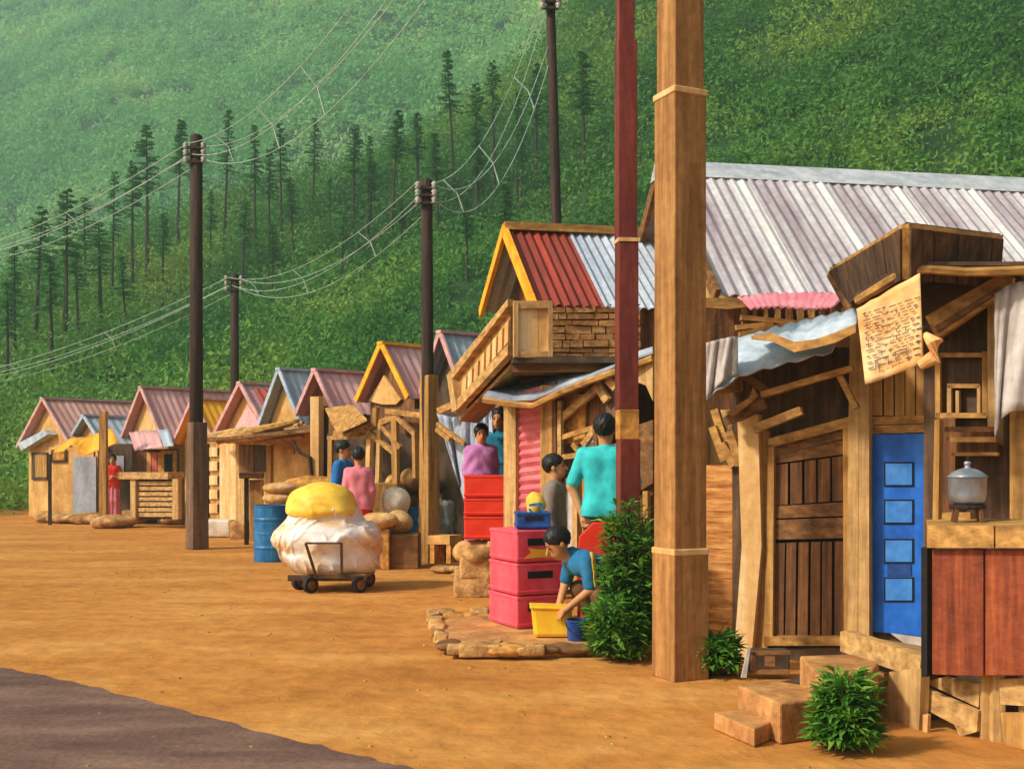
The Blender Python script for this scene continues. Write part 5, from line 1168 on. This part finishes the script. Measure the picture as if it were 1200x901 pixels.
# yellow tub
b = XG(646, 8.95); t = thing('yellow_tub', 'bright yellow plastic tub leaning against the rose red crates', 'tub', (b.x,b.y,.086))
mb = MB(); c = Vector((b.x,b.y,.086)); prof = [(.155,0),(.17,.24)]
mb.ext([c+Vector(v) for v in ((-.14,-.1,.005),(.15,-.1,.005),(.165,-.12,.24),(-.165,-.12,.25))], (0,.22,0)); mb.build('shell', 'yellow_plastic', t, bevel=.03)
mb = MB(); mb.ext([c+Vector(v) for v in ((-.175,-.13,.235),(.175,-.13,.225),(.175,-.13,.25),(-.175,-.13,.26))], (0,.24,0)); mb.build('rim', 'yellow_plastic', t, bevel=.01)
b = XG(676, 8.75, .0); t = thing('blue_bucket', 'small navy blue bucket under the hands of the bending man', 'bucket', b)
MB().lathe(b+ZV*.03, [(.064,0),(.068,.01),(.084,.2),(.09,.205),(.09,.222),(.078,.222),(.076,.19),(.06,.03),(.001,.03)], 24).build('shell', 'blue_plastic', t, smooth=False)
mb = MB(); mb.tube([b+Vector((.088*math.cos(a),-.088*abs(math.sin(a))*.9-.01,.235-.09*math.sin(a))) for a in np.linspace(0.05,math.pi-.05,12)], .004, 5); mb.build('handle', 'pole_dark', t)
# red chair
b = XG(706, 9.75); t = thing('plastic_chair', 'red plastic chair behind the bending man', 'chair', b)
mb = MB(); mb.box((b.x,b.y,.44), (.42,.42,.04)); mb.build('seat', 'red_crate', t, bevel=.015)
mb = MB(); mb.ext([b+Vector((-.24,-.2,.4)), b+Vector((.2,-.2,.4)), b+Vector((.2,-.22,.93)), b+Vector((.12,-.22,.98)), b+Vector((-.1,-.22,.97)), b+Vector((-.22,-.22,.85))], (0,.03,0)); mb.build('backrest', 'red_crate', t, bevel=.01)
for x_, y_ in ((-.18,-.18),(.18,-.18),(-.18,.18),(.18,.18)): mb = MB(); mb.beam(b+Vector((x_*1.1,y_*1.1,0)), b+Vector((x_,y_,.42)), .035,.035); mb.build('leg', 'red_crate', t)
# ------------------------------------------------------------ cart with wrapped load
b = XG(388, 13.0); t = thing('hand_cart', 'low wooden hand cart with four small black wheels under the wrapped load', 'cart', b)
mb = MB(); mb.ext([P(346,673,12.85),P(356,679,12.55),P(432,678,12.5),P(442,668,12.9),P(430,664,13.4),P(352,665,13.4)], (0,0,.05)); 
mb = MB(); mb.ext([Vector((b.x+x,b.y+y,.155)) for x, y in ((-.42,-.32),(.44,-.32),(.48,.3),(-.4,.3))], (0,0,.05)); mb.build('deck', 'ochre_h', t, bevel=.01)
mb = MB(); mb.beam((b.x-.44,b.y-.33,.165),(b.x+.46,b.y-.33,.165),.05,.07); mb.build('front_beam', 'dark', t, bevel=.01)
for x_, y_ in ((-.36,-.06),(-.17,-.4),(.38,-.36),(.4,.25)):
    c = Vector((b.x+x_, b.y+y_, .092)); mb = MB(); ax_ = Vector((math.cos(-.75),math.sin(-.75),0)); n0 = 20
    ring = []
    for s_, rr_ in ((-.03,.055),(-.03,.092),(.03,.092),(.03,.055)):
        for k in range(n0):
            a = 2*math.pi*k/n0; mb.v.append(c+ax_*s_+(Vector((-ax_.y,ax_.x,0))*math.cos(a)+ZV*math.sin(a))*rr_)
    for l in range(4):
        for k in range(n0): q = (k+1) % n0; l2 = (l+1) % 4; mb.f.append((l*n0+k, l*n0+q, l2*n0+q, l2*n0+k))
    wh = mb.build('wheel', 'rubber', t); mb = MB(); mb.tube([c-ax_*.034, c+ax_*.034], .056, 14); mb.build('hub', 'brown_h', wh)
    mb = MB(); mb.beam(c, c+ZV*.1, .03, .03); mb.build('wheel_bracket', 'dark', t)
for x_ in (-.09, .2):
    x2 = x_-.1 if x_ < 0 else x_+.01
    mb = MB(); mb.beam((b.x+x_,b.y-.48,.2),(b.x+x2,b.y-.58,.58), .028,.028); mb.build('handle_bar', 'dark', t)
mb = MB(); mb.beam((b.x-.19,b.y-.58,.58),(b.x+.21,b.y-.58,.58),.022,.022); mb.build('handle_grip', 'dark', t)
mb = MB(); mb.beam((b.x-.12,b.y-.47,.195),(b.x+.24,b.y-.47,.195),.04,.035); mb.build('handle_base', 'dark', t)
mb = MB(); mb.beam((b.x-.05,b.y-.47,.18),(b.x-.05,b.y-.3,.18),.03,.03); mb.beam((b.x+.16,b.y-.47,.18),(b.x+.16,b.y-.3,.18),.03,.03); mb.build('handle_bracket', 'dark', t)
def load(X,Y,Z):
    d = ell((X,Y,Z),(-.04,0,.38),(.66,.48,.30)); d = smin(d, ell((X,Y,Z),(.02,0,.12),(.56,.44,.20)), .1); d = smin(d, ell((X,Y,Z),(-.08,0,.68),(.41,.38,.2)), .1)
    wx = X+.25*Z+.12*np.sin(Z*6+Y*3); wz = Z*1.0+.4*Y+.1*np.sin(X*5)
    r1 = np.abs(2*vnoise(wx*5.2+wz*2.2+7, wz*2.6-X*1.6)-1); r2_ = np.abs(2*vnoise(wx*9-wz*6+3, wz*8+Y*6)-1)
    d = d-.05*np.clip(.35-r1,0,1)-.028*np.clip(.35-r2_,0,1)+.035*(vnoise(X*3+Y*2+4, Z*3.5)-.5)
    return np.maximum(d, -Z+.0)
t = thing('wrapped_load', 'bulky load wrapped in milky plastic under a yellow tarpaulin top on the cart', 'load', (b.x,b.y,.205))
pl_ = lambda v: v+np.array((b.x,b.y,.205))
sd_build('plastic_wrap', load, (-.85,-.62,-.05), (.8,.62,1.05), .013, 'plastic_wrap', t, pl_)
def ytop(X,Y,Z):
    d = ell((X,Y,Z),(-.1,0,.80),(.40,.37,.25)); d = smin(d, ell((X,Y,Z),(-.08,0,.70),(.43,.41,.13)), .06)
    return np.maximum(d+.008*np.sin(X*9+Z*7)*np.sin(Y*7+X*4)-.02*np.clip(.3-np.abs(2*vnoise(X*5+Z*3,Z*6+Y*4)-1),0,1), .66+.02*np.sin(X*8)-Z)
sd_build('yellow_top', ytop, (-.65,-.55,.6), (.45,.55,1.2), .016, 'yellow_wrap', t, pl_)
# ------------------------------------------------------------ people
person('woman in a red jacket and long pink skirt standing beside the ochre post, hands folded', XG(132,25.9,.12), math.radians(12), 1.5, J=dict(wrl=(-.04,-.17,1.14),wrr=(.05,-.16,1.1),ell=(-.25,-.03,1.13),elr=(.25,-.03,1.13)), top='c_red', bottom='c_pink', skirt=True, hair='bun', sw=.155, h=.014)
person('person in a long blue coat, facing the one in pink', XG(402,16.3), math.radians(75), 1.76, top='c_blue', bottom='c_navy', hem=.55, h=.014, head_tilt=(.1,.1))
person('person in a pink top and bright red skirt, back turned, with short black hair', XG(420,16.0), math.radians(190), 1.66, top='c_pink', bottom='c_red', skirt=True, sw=.15, h=.014)
person('woman wrapped in a mauve shawl behind the bright red crates', XG(564,12.95,.38), math.radians(12), 1.52, sw=.14, top='c_mauve', bottom='c_mauve', skirt=True, hair='long', shawl='c_mauve', h=.012, head_tilt=(.05,-.1))
person('woman in a teal shawl standing behind the one in mauve', XG(584,13.4,.38), math.radians(-10), 1.72, sw=.15, top='c_teal', bottom='c_teal', skirt=True, hair='long', shawl='c_teal', h=.012, head_tilt=(.05,.0))
person('young man in a grey-brown jacket seen in profile behind the rose red crates', XG(650,10.5), math.radians(80), 1.53, top='c_greybrown', bottom='c_brown', h=.011, head_tilt=(-.08,0))
person('man in a turquoise short-sleeved shirt with his back turned beside the maroon pole', XG(709,9.9,.1), math.radians(168), 1.78, J=dict(ell=(-.27,.02,1.12),elr=(.29,.0,1.12),wrr=(.2,.04,.9),wrl=(-.2,.04,.9),anl=(-.13,.02,.09),anr=(.13,.02,.09)), top='c_turq', bottom='c_brown', sleeve='short', hem=.86, h=.011)
# bending man: built along his own axes (faces -Y), turned to face left
JB = dict(pelvis=(0,.42,.5), waist=(0,.26,.60), chest=(0,.08,.70), shl=(-.17,-.07,.76), shr=(.17,-.07,.76), neck=(0,-.14,.80), head=(0,-.27,.86),
    ell=(-.2,-.12,.52), elr=(.2,-.05,.5), wrl=(-.13,-.21,.33), wrr=(.15,-.22,.36), hpl=(-.1,.4,.46), hpr=(.1,.4,.46), knl=(-.2,.0,.46), knr=(.2,.02,.46), anl=(-.17,.18,.09), anr=(.17,.18,.09))
person('boy bending over a bucket in a blue shirt with a yellow stripe, sleeves short', XG(688,9.0,.0), math.radians(-72), 1.62, J=JB, top='c_shirt', bottom='c_trouser', sleeve='short', hem=.3, h=.0095, head_tilt=(.55,0), stripe='c_yellow')
JS = dict(pelvis=(0,.15,.4), waist=(0,.13,.52), chest=(0,.08,.72), shl=(-.18,.05,.86), shr=(.18,.05,.86), neck=(0,.05,.92), head=(0,.0,1.06), ell=(-.25,-.05,.62), elr=(.25,-.05,.62), wrl=(-.12,-.25,.6), wrr=(.12,-.25,.6),
    hpl=(-.1,.12,.4), hpr=(.1,.12,.4), knl=(-.15,-.28,.45), knr=(.15,-.28,.45), anl=(-.14,-.2,.09), anr=(.14,-.2,.09))
person('person seated in a grey shawl and brown skirt, partly behind the pale pole sleeve', XG(513,16.85), math.radians(-150), 1.66, J=JS, top='c_grey', bottom='c_brown', skirt=True, shawl=None, h=.014)
mb = MB(); c = XG(514,17.0); mb.box((c.x,c.y,.15),(.4,.35,.3)); o = mb.build('low_block', 'stone', bevel=.02); tag(o, 'low tan block the seated person sits on', 'block')
mb = MB(); c = XG(714,9.0); mb.box((c.x+.1,c.y+.02,.18),(.3,.3,.36)); o = mb.build('low_block', 'brown_v', bevel=.015); tag(o, 'low brown wooden block behind the tall bush', 'block')
# pebbles
pb = MB(); r = random.Random(9)
for k in range(320):
    y = r.uniform(5.3,20); x = r.uniform(-.42,.3)*y; s = r.uniform(.006,.02); 
    pts = [Vector((x+s*math.cos(a)*r.uniform(.7,1.2), y+s*math.sin(a)*r.uniform(.7,1.2), 0)) for a in np.linspace(0,5.2,6)]
    n = len(pb.v); pb.v += pts+[p*1+ZV*s*.5+(Vector((x,y,0))-p)*.35 for p in pts]; pb.f += [(n+i,n+(i+1)%6,n+6+(i+1)%6,n+6+i) for i in range(6)]+[tuple(range(n+6,n+12))]
tag(pb.build('pebbles', 'pebble'), 'small loose pebbles scattered over the dirt', kind='stuff')
